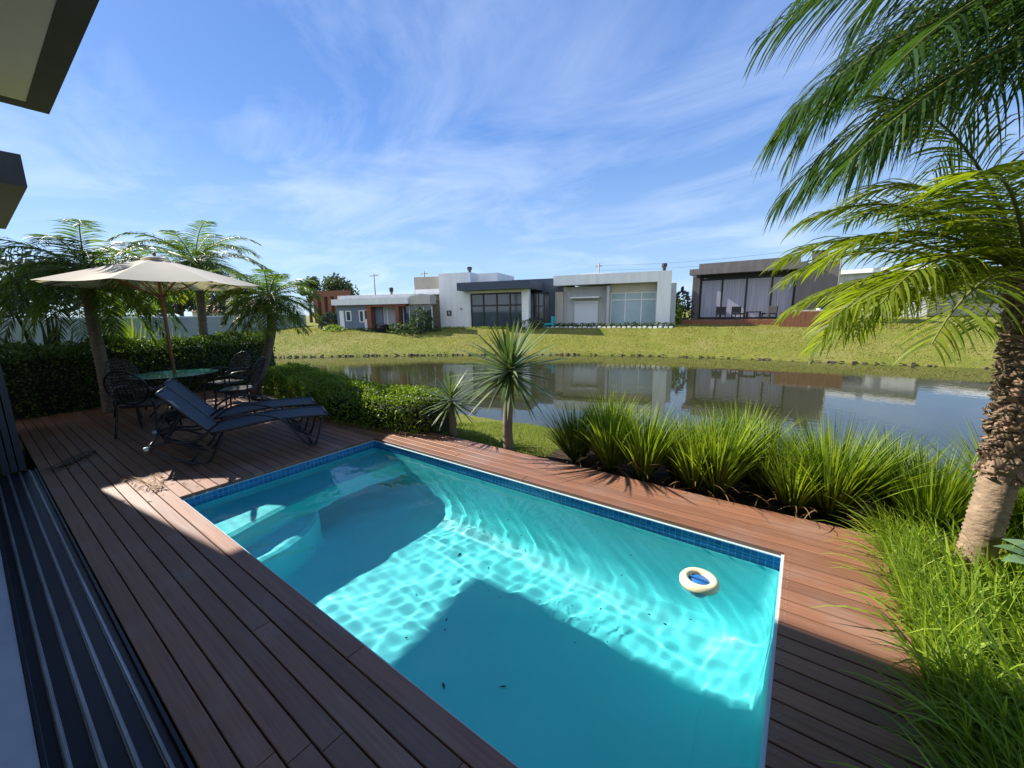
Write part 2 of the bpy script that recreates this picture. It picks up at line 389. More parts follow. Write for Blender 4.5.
lk = MB().add([(-45, 4.2, -.8), (75, 4.2, -.8), (75, 29, -.8), (-45, 29, -.8)], [(0, 1, 2, 3)])
struct(lk.build('lake', M['lake']))
# shore stones
st = MB(); r = random.Random(3)
far_line = LAKE[14:]
for (ax, ay), (bx, by) in zip(far_line, far_line[1:]):
    ln = sqrt((bx-ax)**2+(by-ay)**2)
    for k in range(int(ln/.13)):
        t = (k+r.random())/(ln/.13); x = ax+(bx-ax)*t+r.uniform(-.05, .1); y = ay+(by-ay)*t+r.uniform(-.03, .22)
        s_ = r.uniform(.025, .075); z = -.8+r.uniform(0, .07)
        vs = [(x+sx*s_*r.uniform(.7, 1.2), y+sy*s_*r.uniform(.7, 1.2), z+sz*s_*r.uniform(.5, .9)) for sz in (-1, 1) for sx, sy in ((-1,-1),(1,-1),(1,1),(-1,1))]
        st.add(vs, [(0,3,2,1),(4,5,6,7),(0,1,5,4),(1,2,6,5),(2,3,7,6),(3,0,4,7)])
tag(st.build('shore_stones', M['stone']), 'row of small dark stones along the far waterline of the lake', 'stones', kind='stuff')

# ------------------------------------------------------------------ deck and pool
PX0, PX1, PY0, PY1 = -4.44, .03, .93, 2.98
dk = MB(); r = random.Random(5)
BW = .0955; y = .262; k = 0
def rowspans(y0, y1):
    right = .56; back = 3.60
    left = -10.6 if y0 < 3.0 else -7.6
    if y1 > PY0+.02 and y0 < PY1-.02: return [(left, PX0), (PX1, right)]
    return [(left, right)]
ycuts = []
y = .262
while y < PY0-.06: ycuts.append((y, min(y+BW-.006, PY0))); y += BW
ycuts[-1] = (ycuts[-1][0], PY0)
n_in = 20; w_in = (PY1-PY0)/n_in
for i in range(n_in): ycuts.append((PY0+i*w_in+.003, PY0+(i+1)*w_in-.003))
w_o = (3.58-PY1)/6
for i in range(6): ycuts.append((PY1+i*w_o+(0 if i == 0 else .003), PY1+(i+1)*w_o-.003))
for (y0, y1) in ycuts:
    for (a, b) in rowspans(y0, y1):
        x = a; 
        while x < b-.01:
            ln = r.uniform(3.6, 5.6); e = min(b, x+ln)
            if b-e < .7: e = b
            dk.bbox(x+(.0015 if x > a else 0), e-(.0015 if e < b else 0), y0, y1, -.028, r.uniform(-.0012, .0), .003)
            x = e
struct(dk.build('deck', M['deck']))
jo = MB()
jo.box(-10.6, PX0-.002, .262, 3.55, -.10, -.034); jo.box(PX1+.002, .55, .262, 3.55, -.10, -.034)
jo.box(PX0, PX1, .262, PY0-.003, -.10, -.034); jo.box(PX0, PX1, PY1+.003, 3.55, -.10, -.034)
struct(jo.build('deck_frame', mat('deck_underside', (.012, .008, .006), .9)))
sc_ = MB(); 
for i in range(n_in):
    for q in (.28, .72):
        yy = PY0+(i+q)*w_in
        for xx in (PX1+.028, ):
            sc_.lathe([(.0, .0016), (.0035, .0016), (.0045, .0004), (.0045, -.002)], 8, (xx, yy, 0))
for i in range(6):
    for xx in [PX0+j*.5 for j in range(10)]: sc_.lathe([(.0, .0014), (.003, .0014), (.004, .0004), (.004, -.002)], 6, (xx, PY1+(i+.5)*w_o, 0))
tag(sc_.build('deck_screws', M['seam']), 'lines of small pale screw heads in the deck boards beside the pool', 'screws', kind='stuff')

pool = empty('swimming_pool', ((PX0+PX1)/2, (PY0+PY1)/2, 0), 0, 'turquoise rectangular swimming pool sunk in the red-brown timber deck', 'pool')
def rel(mb, ox=(PX0+PX1)/2, oy=(PY0+PY1)/2):
    mb.v = [(a-ox, b-oy, c) for a, b, c in mb.v]; return mb
WZ = -.105; FZ = -1.15
# shell with rounded inside corners and a curved stepped end
def rrect(x0, x1, y0, y1, rad, n=6):
    o = []
    for (cx_, cy_, a0) in ((x1-rad, y0+rad, -90), (x1-rad, y1-rad, 0), (x0+rad, y1-rad, 90), (x0+rad, y0+rad, 180)):
        for k in range(n+1):
            t = R(a0+90*k/n); o.append((cx_+rad*cos(t), cy_+rad*sin(t)))
    return o
sh = MB(); rings = []
for (ins, z, rad) in ((.012, -.165, .03), (.02, -.20, .05), (.03, -.80, .12), (.06, -1.03, .15), (.16, -1.12, .2), (.32, FZ, .25)):
    ring = rrect(PX0+ins, PX1-ins, PY0+ins, PY1-ins, rad); rings.append(len(sh.v)); sh.v += [(a, b, z) for a, b in ring]; nn = len(ring)
for i in range(len(rings)-1):
    for k in range(nn): q = (k+1) % nn; sh.f.append((rings[i]+k, rings[i+1]+k, rings[i+1]+q, rings[i]+q))
shell = rel(sh).build('pool_shell', M['poolshell'], pool, smooth=True)
fl = MB(); fr = rrect(PX0+.31, PX1-.31, PY0+.31, PY1-.31, .25); fl.v = [(a, b, FZ+.003) for a, b in fr]; fl.f = [tuple(range(len(fr)))]
rel(fl).build('pool_floor', M['poolshell'], pool)
# stepped end: one tread the full width, a lower quarter-round one in the near corner
def step(fn, y1, ztop, zbot):
    mb = MB(); n = 24
    for k in range(n+1):
        yv = PY0+.025+(y1-PY0-.05)*k/n; e = PX0+fn((yv-PY0)/(PY1-PY0))
        mb.v += [(PX0+.01, yv, ztop), (e-.05, yv, ztop), (e, yv, ztop-.03), (e+.05, yv, zbot)]
    for k in range(n):
        for j in range(3): mb.f.append((4*k+j, 4*k+j+1, 4*(k+1)+j+1, 4*(k+1)+j))
    return mb
rel(step(lambda t: .46+.28*(1-t)**2.5+.12*t**4, PY1, -.36, -.72)).build('step', M['poolshell'], pool)
rel(step(lambda t: .50+.52*sqrt(max(0, 1-(t/.46)**2)), PY0+(PY1-PY0)*.46, -.70, -1.148)).build('step', M['poolshell'], pool)
tl = MB(); uv = []
def wall(p, q, z0, z1, off=0):
    d = sqrt((q[0]-p[0])**2+(q[1]-p[1])**2)
    tl.add([(p[0], p[1], z0), (q[0], q[1], z0), (q[0], q[1], z1), (p[0], p[1], z1)], [(0, 1, 2, 3)]); uv.extend([(0, 0), (d, 0), (d, z1-z0), (0, z1-z0)])
i_ = .008; a0, a1, b0, b1 = PX0+i_, PX1-i_, PY0+i_, PY1-i_
for p, q in (((a0, b0), (a1, b0)), ((a1, b0), (a1, b1)), ((a1, b1), (a0, b1)), ((a0, b1), (a0, b0))): wall(p, q, -.172, -.037)
tt = rel(tl).build('tile_band', M['tile'], pool)
ul = tt.data.uv_layers.new(name='UVMap')
for li, c in enumerate(uv): ul.data[li].uv = c
cp = MB()
for (x0, x1, y0, y1) in ((PX0, PX1, PY0+.0005, PY0+.020), (PX0, PX1, PY1-.020, PY1-.0005), (PX0+.0005, PX0+.020, PY0+.0205, PY1-.0205), (PX1-.016, PX1-.0005, PY0+.0205, PY1-.0205)):
    cp.box(x0, x1, y0, y1, -.036, -.0305 if x1 < PX1-.1 or x1-x0 > 1 else -.006)
rel(cp).build('rim', M['coping'], pool)
# rippled water surface as real geometry
wv = MB(); dxw = .017; nxw = int((PX1-PX0-.02)/dxw); nyw = int((PY1-PY0-.02)/dxw); r = random.Random(11)
waves = []
for k in range(30):
    lam = .075*(1.115**k); a = r.gauss(R(-35), .75); kk = 2*pi/lam
    waves.append((kk*cos(a), kk*sin(a), r.uniform(0, 6.28), .00042*(lam/.3)**1.2))
def wz(x, y):
    wx = x+.10*noise.noise(Vector((x*1.3, y*1.3, 3))); wy = y+.10*noise.noise(Vector((x*1.3, y*1.3, 9)))
    z = sum(A*sin(a*wx+b*wy+p) for a, b, p, A in waves)
    z += .0018*noise.noise(Vector((x*3.2, y*3.2, 1))) + .0010*noise.noise(Vector((x*7.5, y*7.5, 2)))
    return z*(.75+.5*noise.noise(Vector((x*.8, y*.8, 5))))
for j in range(nyw+1):
    for i in range(nxw+1):
        x = PX0+.01+(PX1-PX0-.02)*i/nxw; y = PY0+.01+(PY1-PY0-.02)*j/nyw
        wv.v.append((x, y, WZ+wz(x, y)))
for j in range(nyw):
    for i in range(nxw): o = j*(nxw+1)+i; wv.f.append((o, o+1, o+nxw+2, o+nxw+1))
water = wv.build('pool_water', M['pwater'], smooth=True); struct(water)
water.cycles.is_caustics_caster = True
for o in kids(pool): o.cycles.is_caustics_receiver = True
# ------------------------------------------------------------------ our own house: wall, roof, sliding door track
house = empty('own_house', (-9.4, 0, 0), 0, 'house the picture is taken from: dark-framed glass wall and tall eave at the left edge', 'house')
def hp(name, mt, *bs):                                          # boxes in world coordinates, parented to the house
    mb = MB()
    for b in bs: mb.box(b[0]+9.4, b[1]+9.4, *b[2:])
    return mb.build(name, mt, house)
hp('side_wall', M['grey'], (-9.4, -9.2, -7, -.05, -.3, 4.75))
hp('front_wall', M['fascia'], (-9.4, -6.95, -.25, .02, -.3, 4.74))
hp('door_leaf', M['alu'], (-7.6, -6.66, .03, .075, .0, 2.7)); hp('door_leaf', M['alu'], (-7.62, -6.70, .085, .13, .0, 2.7)); hp('door_leaf', M['alu'], (-7.64, -6.68, .14, .19, .0, 2.7))
hp('back_wall', M['grey'], (-9.2, 6, -7.2, -7, -.3, 4.75))
hp('header', M['fascia'], (-6.95, 4.2, -.25, .0, 2.72, 4.74))
ZR = 4.75
hp('soffit', M['soffit'], (-9.54, 6, -7, 1.08, ZR, ZR+.05))
hp('fascia', M['fascia'], (-9.80, 6, 1.08, 1.33, ZR-.01, ZR+.30), (-9.80, -9.54, -7, 1.08, ZR-.008, ZR+.30))
hp('roof_deck', M['grey'], (-9.54, 6, -7, 1.08, ZR+.22, ZR+.27))
hp('shading_side_beam', M['fascia'], (-17.5, -11.75, -3.0, 1.13, 4.0, 4.55))  # only the near end is in view; length added to shade the deck
hp('side_beam_post', M['fascia'], (-17.45, -17.15, -2.9, -2.6, -.3, 4.0))
# floor inside and the track
hp('floor', M['marble'], (-9.2, 6, -7, -.075, -.12, -.004))
trk = empty('door_track', (-4, .09, 0), 0, 'dark aluminium sliding door track with four shining rails along the deck', 'door track')
mb = MB().box(-2.7, 9, -.165, .168, -.06, -.022); mb.build('channel', M['alu'], trk)
for yy in (-.162, .150): MB().bbox(-2.7, 9, yy, yy+.014, -.021, .001, .002).build('edge_strip', M['alu'], trk)
for q, yy in enumerate((-.105, -.030, .045, .115)):
    mb = MB().bbox(-2.7, 9, yy-.0045, yy+.0045, -.0215, .0, .0015); mb.bbox(-2.7, 9, yy-.010, yy+.010, -.0217, -.014, .002); mb.build('rail', M['rail'], trk)

# ------------------------------------------------------------------ palms
def frond_mb(mb, st, base, az, elev, L_, nl, ll, droop=1.0, sag=.55, w=.011, rg=None, vdown=.35, twist=0):
    """arching feather leaf: stalk into st, leaflets into mb"""
    rg = rg or rnd
    d = Vector((cos(az)*cos(elev), sin(az)*cos(elev), sin(elev))); p = Vector(base); pts = [p.copy()]; n = 14; dirs = [d.copy()]
    for i in range(n):
        d = (d + Vector((0, 0, -1))*droop*(1.6/n)*(.25+1.1*i/n)).normalized(); p = p + d*(L_/n); pts.append(p.copy()); dirs.append(d.copy())
    st.tube(pts, [.011*(1-.85*i/n)+.0015 for i in range(n+1)], 5, False)
    for k in range(nl):
        t = .10+.90*(k+.5)/nl; q = t*n; i = min(n-1, int(q)); fr = q-i
        P = pts[i].lerp(pts[i+1], fr); D = dirs[i].lerp(dirs[i+1], fr).normalized()
        side = D.cross(Vector((0, 0, 1)))
        side = side.normalized() if side.length > .05 else Vector((cos(az+pi/2), sin(az+pi/2), 0))
        nup = side.cross(D).normalized()
        lw = ll*(.45+.75*sin(pi*min(1, .12+t*.86)))*rg.uniform(.85, 1.1)
        for sg in (-1, 1):
            fwd_ = .35+.75*t
            v = (side*sg + D*fwd_*rg.uniform(.8, 1.2) + nup*rg.uniform(-.1, .45)*(1-vdown) ).normalized()
            a = P.copy(); sp = [a.copy()]; m_ = 4
            for j in range(m_):
                v = (v+Vector((0, 0, -1))*sag*.42*(.4+j/m_)).normalized(); a = a+v*(lw/m_); sp.append(a.copy())
            wd = (D*.9+nup*rg.uniform(-.5, .5)).normalized()
            wd = (wd - v*wd.dot(v)).normalized()
            mb.strip(sp, [w*.55, w, w*.9, w*.55, w*.06], wd)
def palm(label, base, pts, trunk_r, crown, fronds, trunkmat, leafmats, group=None, boots=None, seed=1, spear=True):
    """pts: trunk centre line in world space; crown: list of (az, elev, len, droop, mat index)"""
    rg = random.Random(seed)
    root = empty('palm_tree', base, 0, label, 'palm tree', group)
    B = Vector(base); cl = spline([Vector(p)-B for p in pts], 8)
    mb = MB(); rr = []
    for i in range(len(cl)):
        t = i/(len(cl)-1); rr.append(trunk_r[0]+(trunk_r[1]-trunk_r[0])*t)
    dense = []; dr = []
    for i in range(len(cl)-1):
        for k in range(4): dense.append(cl[i].lerp(cl[i+1], k/4)); dr.append((rr[i]+(rr[i+1]-rr[i])*k/4)*(1+.05*((len(dense) % 2)*2-1)+rg.uniform(-.03, .03)))
    mb.tube(dense, dr, 14); trunk = mb.build('trunk', trunkmat, root, True)
    if boots:
        bm = MB(); i0 = int(len(dense)*boots[0])
        for i in range(i0, len(dense)):
            for k in range(9):
                a = i*1.3+k*2*pi/7+rg.uniform(-.2, .2); o = Vector((cos(a), sin(a), 0)); P = dense[i]+o*dr[i]*.85
                ln = rg.uniform(.03, boots[1]); e = P+o*ln*.55+Vector((0, 0, ln*rg.uniform(-.9, .7)))
                t_ = Vector((-sin(a), cos(a), 0))*rg.uniform(.018, .036)
                bm.add([P-t_-Vector((0,0,.012)), P+t_-Vector((0,0,.012)), e+t_*.5, e-t_*.5, P-t_+Vector((0,0,.015)), P+t_+Vector((0,0,.015)), e+t_*.3+Vector((0,0,.008)), e-t_*.3+Vector((0,0,.008))],
                       [(0,1,2,3),(4,7,6,5),(0,4,5,1),(1,5,6,2),(2,6,7,3),(3,7,4,0)])
        bm.build('leaf_bases', M['boot'], root)
    c = cl[-1]; mbs = [MB() for _ in leafmats]; stk = MB()
    for (az, el_, ln, dp, mi, nl, ll) in fronds:
        o = c+Vector((cos(az), sin(az), 0))*.04+Vector((0, 0, rg.uniform(-.05, .06)))
        frond_mb(mbs[mi], stk, o, az, el_, ln, nl, ll, dp, rg=rg, w=crown[0], sag=crown[1])
    names = ['crown', 'lower_fronds', 'upper_fronds']
    for i, b in enumerate(mbs):
        if b.f: b.build(names[i], leafmats[i], root)
    stk.build('leaf_stalks', M['rachis'], root, True)
    return root
def ring(rg, n, e0, e1, L0, dp, mi=0, nl=34, ll=.24, a0=0):
    out = []
    for k in range(n):
        t = k/n; out.append((a0+k*2.39996+rg.uniform(-.15, .15), R(e0+(e1-e0)*t)+rg.uniform(-.1, .1), L0*rg.uniform(.88, 1.08), dp*rg.uniform(.8, 1.15), mi, nl, ll))
    return out
rg = random.Random(21)
palm('tall leaning palm with a wide feathery crown left of the cream parasol', (-9.65, 1.31, 0), [(-9.65, 1.31, 0), (-9.72, 1.34, .6), (-9.90, 1.36, 1.6), (-9.93, 1.40, 2.45)], (.095, .075), (.009, .5),
     ring(rg, 44, 48, -45, 1.60, 1.3, 0, 46, .30), M['trunk'], [M['frond']], 'palms around the seating corner', (.75, .08), 3)
palm('straight palm rising behind the parasol pole', (-11.45, 3.3, 0), [(-11.45, 3.3, 0), (-11.30, 3.3, 1.0), (-11.2, 3.33, 2.0), (-11.19, 3.33, 2.85)], (.095, .075), (.009, .5),
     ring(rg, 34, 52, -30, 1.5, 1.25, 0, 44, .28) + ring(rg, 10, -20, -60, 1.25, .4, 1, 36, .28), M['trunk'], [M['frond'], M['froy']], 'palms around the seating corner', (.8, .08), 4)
palm('short palm bending towards the pool at the end of the low hedge', (-8.80, 3.22, 0), [(-8.80, 3.22, 0), (-8.6, 3.32, .4), (-8.33, 3.43, .95), (-8.22, 3.52, 1.5), (-8.23, 3.52, 1.95)], (.08, .08), (.008, .5),
     ring(rg, 32, 55, -30, 1.0, 1.2, 0, 38, .24) + ring(rg, 8, -25, -60, .9, .4, 1, 30, .22), M['trunk'], [M['frond'], M['froy']], 'palms around the seating corner', (.85, .08), 5)
# big near palm on the right
fr = []
rg = random.Random(33)
fr += ring(rg, 12, 70, 5, 1.25, 1.25, 1, 56, .34, 1.0)
fr += [(R(a), R(e), l, d, mi, 52, .32) for a, e, l, d, mi in ((172, 8, 1.15, .75, 1), (196, -4, 1.05, .85, 1), (128, 2, 1.2, .7, 1), (215, 12, 1.1, .9, 1), (160, 30, 1.25, 1.0, 1), (110, 14, 1.2, .8, 1), (240, 5, 1.05, .9, 1), (85, 0, 1.1, .8, 1), (60, 20, 1.1, .8, 1), (182, 48, 1.2, 1.2, 1), (140, 52, 1.2, 1.1, 0), (205, 40, 1.1, 1.3, 1), (225, 22, 1.0, 1.2, 1), (120, 60, 1.2, 1.5, 1), (95, 45, 1.2, 1.4, 1), (160, 66, 1.15, 1.6, 1), (30, 50, 1.1, 1.4, 1))]
palm('thick leaning palm trunk with shaggy leaf bases beside the right deck edge', (.93, 3.34, -.06), [(.93, 3.34, -.06), (.955, 3.34, .3), (1.0, 3.42, .75), (1.01, 3.47, 1.25), (.98, 3.50, 1.74)], (.078, .085), (.0065, .6),
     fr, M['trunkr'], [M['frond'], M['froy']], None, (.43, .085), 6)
rg = random.Random(44)
fr = ring(rg, 9, 80, 0, 1.5, .9, 0, 76, .46, .4)
fr += [(R(a), R(e), l, d, 0, 56, .50) for a, e, l, d in ((216, 30, 1.7, .95), (206, 12, 1.65, .9), (226, 5, 1.6, .75), (196, 36, 1.75, 1.1), (186, 18, 1.7, 1.2), (176, 0, 1.65, .9), (166, 28, 1.6, 1.1), (210, -12, 1.5, .6), (192, -8, 1.55, .7), (236, 26, 1.5, .9), (150, 10, 1.4, 1.0), (222, 48, 1.6, 1.1), (200, 58, 1.6, 1.2), (140, 30, 1.5, 1.7), (160, 46, 1.6, 1.9), (182, 34, 1.7, 1.9), (120, 20, 1.4, 1.6), (176, 60, 1.5, 2.0))]
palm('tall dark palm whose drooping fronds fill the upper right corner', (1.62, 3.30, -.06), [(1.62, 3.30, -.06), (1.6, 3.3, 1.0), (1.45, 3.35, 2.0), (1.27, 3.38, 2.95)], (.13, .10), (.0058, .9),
     fr, M['trunk'], [M['frondb']], None, (.6, .1), 8)

# ------------------------------------------------------------------ strap-leaved plants
def cordyline(label, base, trunk, rtr, nleaf, ll, wid, seed, bottom=-50):
    rg = random.Random(seed); root = empty('cordyline', base, 0, label, 'cordyline tree')
    cl = spline([Vector(p) for p in trunk], 6)
    MB().tube(cl, [rtr[0]+(rtr[1]-rtr[0])*i/(len(cl)-1) for i in range(len(cl))], 12).build('trunk', M['ctrunk'], root, True)
    mb = MB(); c = cl[-1]
    for k in range(nleaf):
        t = k/nleaf; el_ = math.asin(.985+(sin(R(bottom))-.985)*t)+rg.uniform(-.08, .08); az = k*2.39996+rg.uniform(-.2, .2)
        d = Vector((cos(az)*cos(el_), sin(az)*cos(el_), sin(el_))); p = c+Vector((0, 0, .06-.10*t))+d*.02; pts = [p.copy()]; n = 6
        l_ = ll*rg.uniform(.82, 1.1)*(.75+.25*min(1, t*2.5)); sagk = rg.uniform(.0, .09)+.05*t
        for i in range(n):
            d = (d+Vector((0, 0, -1))*sagk*(i/n)).normalized(); p = p+d*(l_/n); pts.append(p.copy())
        s_ = Vector((-sin(az), cos(az), 0)); s_ = (s_+Vector((0, 0, rg.uniform(-.35, .35)))).normalized()
        mb.strip(pts, [wid*.6, wid*.95, wid, wid*.9, wid*.7, wid*.4, wid*.03], s_)
    mb.build('leaves', M['yucca'], root)
    return root
cordyline('cordyline with a spiky round head standing at the far deck edge', (-2.76, 3.68, -.06), [(0, 0, 0), (-.01, .0, .3), (.015, .01, .7), (.03, .01, .98)], (.062, .052), 165, .74, .019, 2, -38)
cordyline('small cordyline at the end of the low hedge, left of the larger one', (-3.74, 3.72, -.06), [(0, 0, 0), (.01, 0, .25), (0, 0, .50)], (.055, .045), 100, .50, .014, 3, -35)
def flax(label, base, n, ll, wid, mt, seed, spread=.5, lean=(0, 0)):
    rg = random.Random(seed); mb = MB()
    for k in range(n):
        az = rg.uniform(0, 2*pi); el_ = R(rg.uniform(90-75*spread, 88)); d = Vector((cos(az)*cos(el_)+lean[0], sin(az)*cos(el_)+lean[1], sin(el_))).normalized()
        p = Vector((rg.uniform(-.12, .12), rg.uniform(-.12, .12), 0)); pts = [p.copy()]; l_ = ll*rg.uniform(.6, 1.1)
        for i in range(6): d = (d+Vector((0, 0, -1))*rg.uniform(.02, .16)*(i/6)).normalized(); p = p+d*(l_/6); pts.append(p.copy())
        mb.strip(pts, [wid*.5, wid*.9, wid, wid, wid*.8, wid*.5, wid*.03], Vector((-sin(az), cos(az), 0)))
    return tag(mb.build('flax_plant', mt, None, loc=base), label, 'flax plant')
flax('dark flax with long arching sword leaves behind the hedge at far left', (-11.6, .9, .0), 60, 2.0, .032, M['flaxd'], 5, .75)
flax('yellow-green flax with upright sword leaves between the left palms', (-11.9, 2.15, .1), 70, 1.55, .028, M['flax'], 6, .4)
flax('smaller yellow-green flax beside the straight palm trunk', (-12.2, 2.95, .0), 40, 1.5, .026, M['flax'], 9, .35)
def tussock(seed, n, h, w, spread, mt):
    rg = random.Random(seed); mb = MB()
    for k in range(n):
        az = rg.uniform(0, 2*pi); rr_ = rg.random()**.5; el_ = R(88-58*spread*rr_*rg.uniform(.5, 1.15)); d = Vector((cos(az)*cos(el_), sin(az)*cos(el_), sin(el_)))
        p = Vector((cos(az)*.09*rr_, sin(az)*.09*rr_, 0)); pts = [p.copy()]; l_ = h*rg.uniform(.55, 1.12); m_ = 7; sg = rg.uniform(.05, .32)
        for i in range(m_): d = (d+Vector((0, 0, -1))*sg*(i/m_)**1.3).normalized(); p = p+d*(l_/m_); pts.append(p.copy())
        a2 = az+rg.uniform(-.9, .9)
        mb.strip(pts, [w*.6, w, w, w*.95, w*.8, w*.6, w*.35, w*.03], Vector((-sin(a2), cos(a2), 0)))
    ob = mb.build('tussock', mt); dm = MB()
    for k in range(26):
        az = rg.uniform(0, 2*pi); el_ = R(rg.uniform(5, 50)); d = Vector((cos(az)*cos(el_), sin(az)*cos(el_), sin(el_))); p = Vector((cos(az)*.08, sin(az)*.08, .02)); pts = [p.copy()]; l_ = h*rg.uniform(.35, .8)
        for i in range(6): d = (d+Vector((0, 0, -1))*.35*(i/6)).normalized(); p = p+d*(l_/6); p.z = max(p.z, .015); pts.append(p.copy())
        dm.strip(pts, [w*.7, w*.8, w*.8, w*.7, w*.6, w*.4, w*.03], Vector((-sin(az), cos(az), 0)))
    dm.build('dead_blades', M['deadfrond'], ob); return ob
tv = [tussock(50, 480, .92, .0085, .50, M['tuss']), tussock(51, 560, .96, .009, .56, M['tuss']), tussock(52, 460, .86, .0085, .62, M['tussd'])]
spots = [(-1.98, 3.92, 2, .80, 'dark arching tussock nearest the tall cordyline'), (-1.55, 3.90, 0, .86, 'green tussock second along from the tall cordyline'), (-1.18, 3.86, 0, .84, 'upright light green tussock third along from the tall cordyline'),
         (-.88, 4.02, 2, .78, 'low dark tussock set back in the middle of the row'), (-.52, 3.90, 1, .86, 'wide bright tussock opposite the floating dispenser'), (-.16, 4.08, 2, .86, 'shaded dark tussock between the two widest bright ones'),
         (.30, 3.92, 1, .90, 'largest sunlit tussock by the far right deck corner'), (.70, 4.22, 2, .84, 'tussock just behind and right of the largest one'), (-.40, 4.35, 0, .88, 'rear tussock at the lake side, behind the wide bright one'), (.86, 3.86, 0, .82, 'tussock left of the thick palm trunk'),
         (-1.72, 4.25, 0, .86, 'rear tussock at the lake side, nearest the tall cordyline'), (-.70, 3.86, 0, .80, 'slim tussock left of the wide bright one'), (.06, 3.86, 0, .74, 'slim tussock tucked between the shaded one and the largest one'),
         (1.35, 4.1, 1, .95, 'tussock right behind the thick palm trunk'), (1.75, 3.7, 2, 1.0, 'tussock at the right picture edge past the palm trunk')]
used = set(); r = random.Random(4)
for (x, y, k, sc, lb) in spots:
    if k in used: o = copy_tree(tv[k])
    else: o = tv[k]; used.add(k)
    o.location = (x, y, -.07); o.rotation_euler = (0, 0, r.uniform(0, 6)); o.scale = (sc*.98, sc*.98, sc*.92)
    tag(o, lb, 'tussock', 'tall tussocks between the deck and the lake')
# low grassy border on the right of the deck
mb = MB(); r = random.Random(77)
def border_blade(x, y, h, w):
    az = r.uniform(0, 2*pi); az = az if r.random() < .6 else pi+r.uniform(-1, 1)
    el_ = R(r.uniform(35, 85)); d = Vector((cos(az)*cos(el_), sin(az)*cos(el_), sin(el_))); p = Vector((x, y, -.06)); pts = [p.copy()]; sg = r.uniform(.15, .5)
    for i in range(6): d = (d+Vector((0, 0, -1))*sg*(i/6)).normalized(); p = p+d*(h/6); pts.append(p.copy())
    a2 = az+r.uniform(-.7, .7)
    mb.strip(pts, [w*.6, w, w, w*.9, w*.7, w*.4, w*.03], Vector((-sin(a2), cos(a2), 0)))
for k in range(7600):
    x = .64+1.6*r.random()**1.1; y = r.uniform(.5, 4.0)
    border_blade(x, y, r.uniform(.20, .42)*(1 if x > .72 else .8), r.uniform(.0045, .0105))
for k in range(1500): border_blade(r.uniform(.58, .75), r.uniform(1.2, 3.75), r.uniform(.2, .36), r.uniform(.0028, .005))
for k in range(420):
    x = r.uniform(.58, 1.1); y = r.uniform(.9, 3.7); h = r.uniform(.35, .55); az = pi+r.uniform(-.9, .9); el_ = R(r.uniform(25, 70))
    d = Vector((cos(az)*cos(el_), sin(az)*cos(el_), sin(el_))); p = Vector((max(.6, x), y, -.05)); pts = [p.copy()]
    for i in range(6): d = (d+Vector((0, 0, -1))*r.uniform(.15, .3)*(i/4)).normalized(); p = p+d*(h/6); p.z = max(p.z, .01); pts.append(p.copy())
    w = r.uniform(.005, .011); mb.strip(pts, [w, w, w, w*.9, w*.7, w*.4, w*.03], Vector((-sin(az), cos(az), 0)))
tag(mb.build('border_grass', M['blade']), 'dense bright green grassy border spilling over the right deck edge', 'border grass', kind='stuff')
# broad-leaved plant at the foot of the palm
mb = MB(); r = random.Random(8)
for k in range(12):
    az = k*2.4; p = Vector((.02*cos(az), .02*sin(az), 0)); d = Vector((cos(az)*.7, sin(az)*.7, .75)).normalized(); l_ = r.uniform(.16, .26); pts = [p+d*l_*.5*i for i in range(2)]
    q = pts[-1]; dd = d.copy()
    for i in range(5): dd = (dd+Vector((0, 0, -.28))).normalized(); q = q+dd*.035; pts.append(q.copy())
    mb.strip(pts, [.003, .006, .04, .055, .05, .03, .003], Vector((-sin(az), cos(az), 0)))
pl = tag(mb.build('broadleaf_plant', mat('pale_broad_leaf', (.13, .22, .11), .35, trans=.2, island=.3), None, loc=(1.20, 3.12, .18)), 'small plant with pale rounded leaves right of the palm trunk foot', 'plant')
# soil bed
sb = MB(); nxs, nys = 12, 30
for (x0, x1, y0, y1) in ((.562, 2.6, -.5, 3.62), (-2.3, 2.6, 3.62, 4.5)):
    n1_, n2_ = 24, 30; o = len(sb.v)
    for j in range(n2_+1):
        for i in range(n1_+1): 
            x = x0+(x1-x0)*i/n1_; y_ = y0+(y1-y0)*j/n2_; sb.v.append((x, y_, max(-.068, ground_z(x, y_)+.006 if y_ > 3.75 or x > .8 else -.068)))
    for j in range(n2_):
        for i in range(n1_): q = o+j*(n1_+1)+i; sb.f.append((q, q+1, q+n1_+2, q+n1_+1))
struct(sb.build('planting_bed', M['soil']))
# near lawn blades
mb = MB(); r = random.Random(99)
for k in range(26000):
    x = r.uniform(-4.6, -.6) if k % 4 else r.uniform(-.6, 3); y = r.uniform(3.6, 6.75); 
    if x > -2.2 and y < 4.4: continue
    z = ground_z(x, y) if y > 3.72 else -.07
    az = r.uniform(0, 6.28); h = r.uniform(.025, .055); a = Vector((x, y, z)); tip = a+Vector((cos(az)*h*.5, sin(az)*h*.5, h)); w = Vector((-sin(az), cos(az), 0))*r.uniform(.0025, .005)
    mb.add([a-w, a+w, tip], [(0, 1, 2)])
tag(mb.build('lawn_grass', M['lawn']), 'short sunlit lawn between the deck and the near lake shore', 'lawn', kind='stuff')

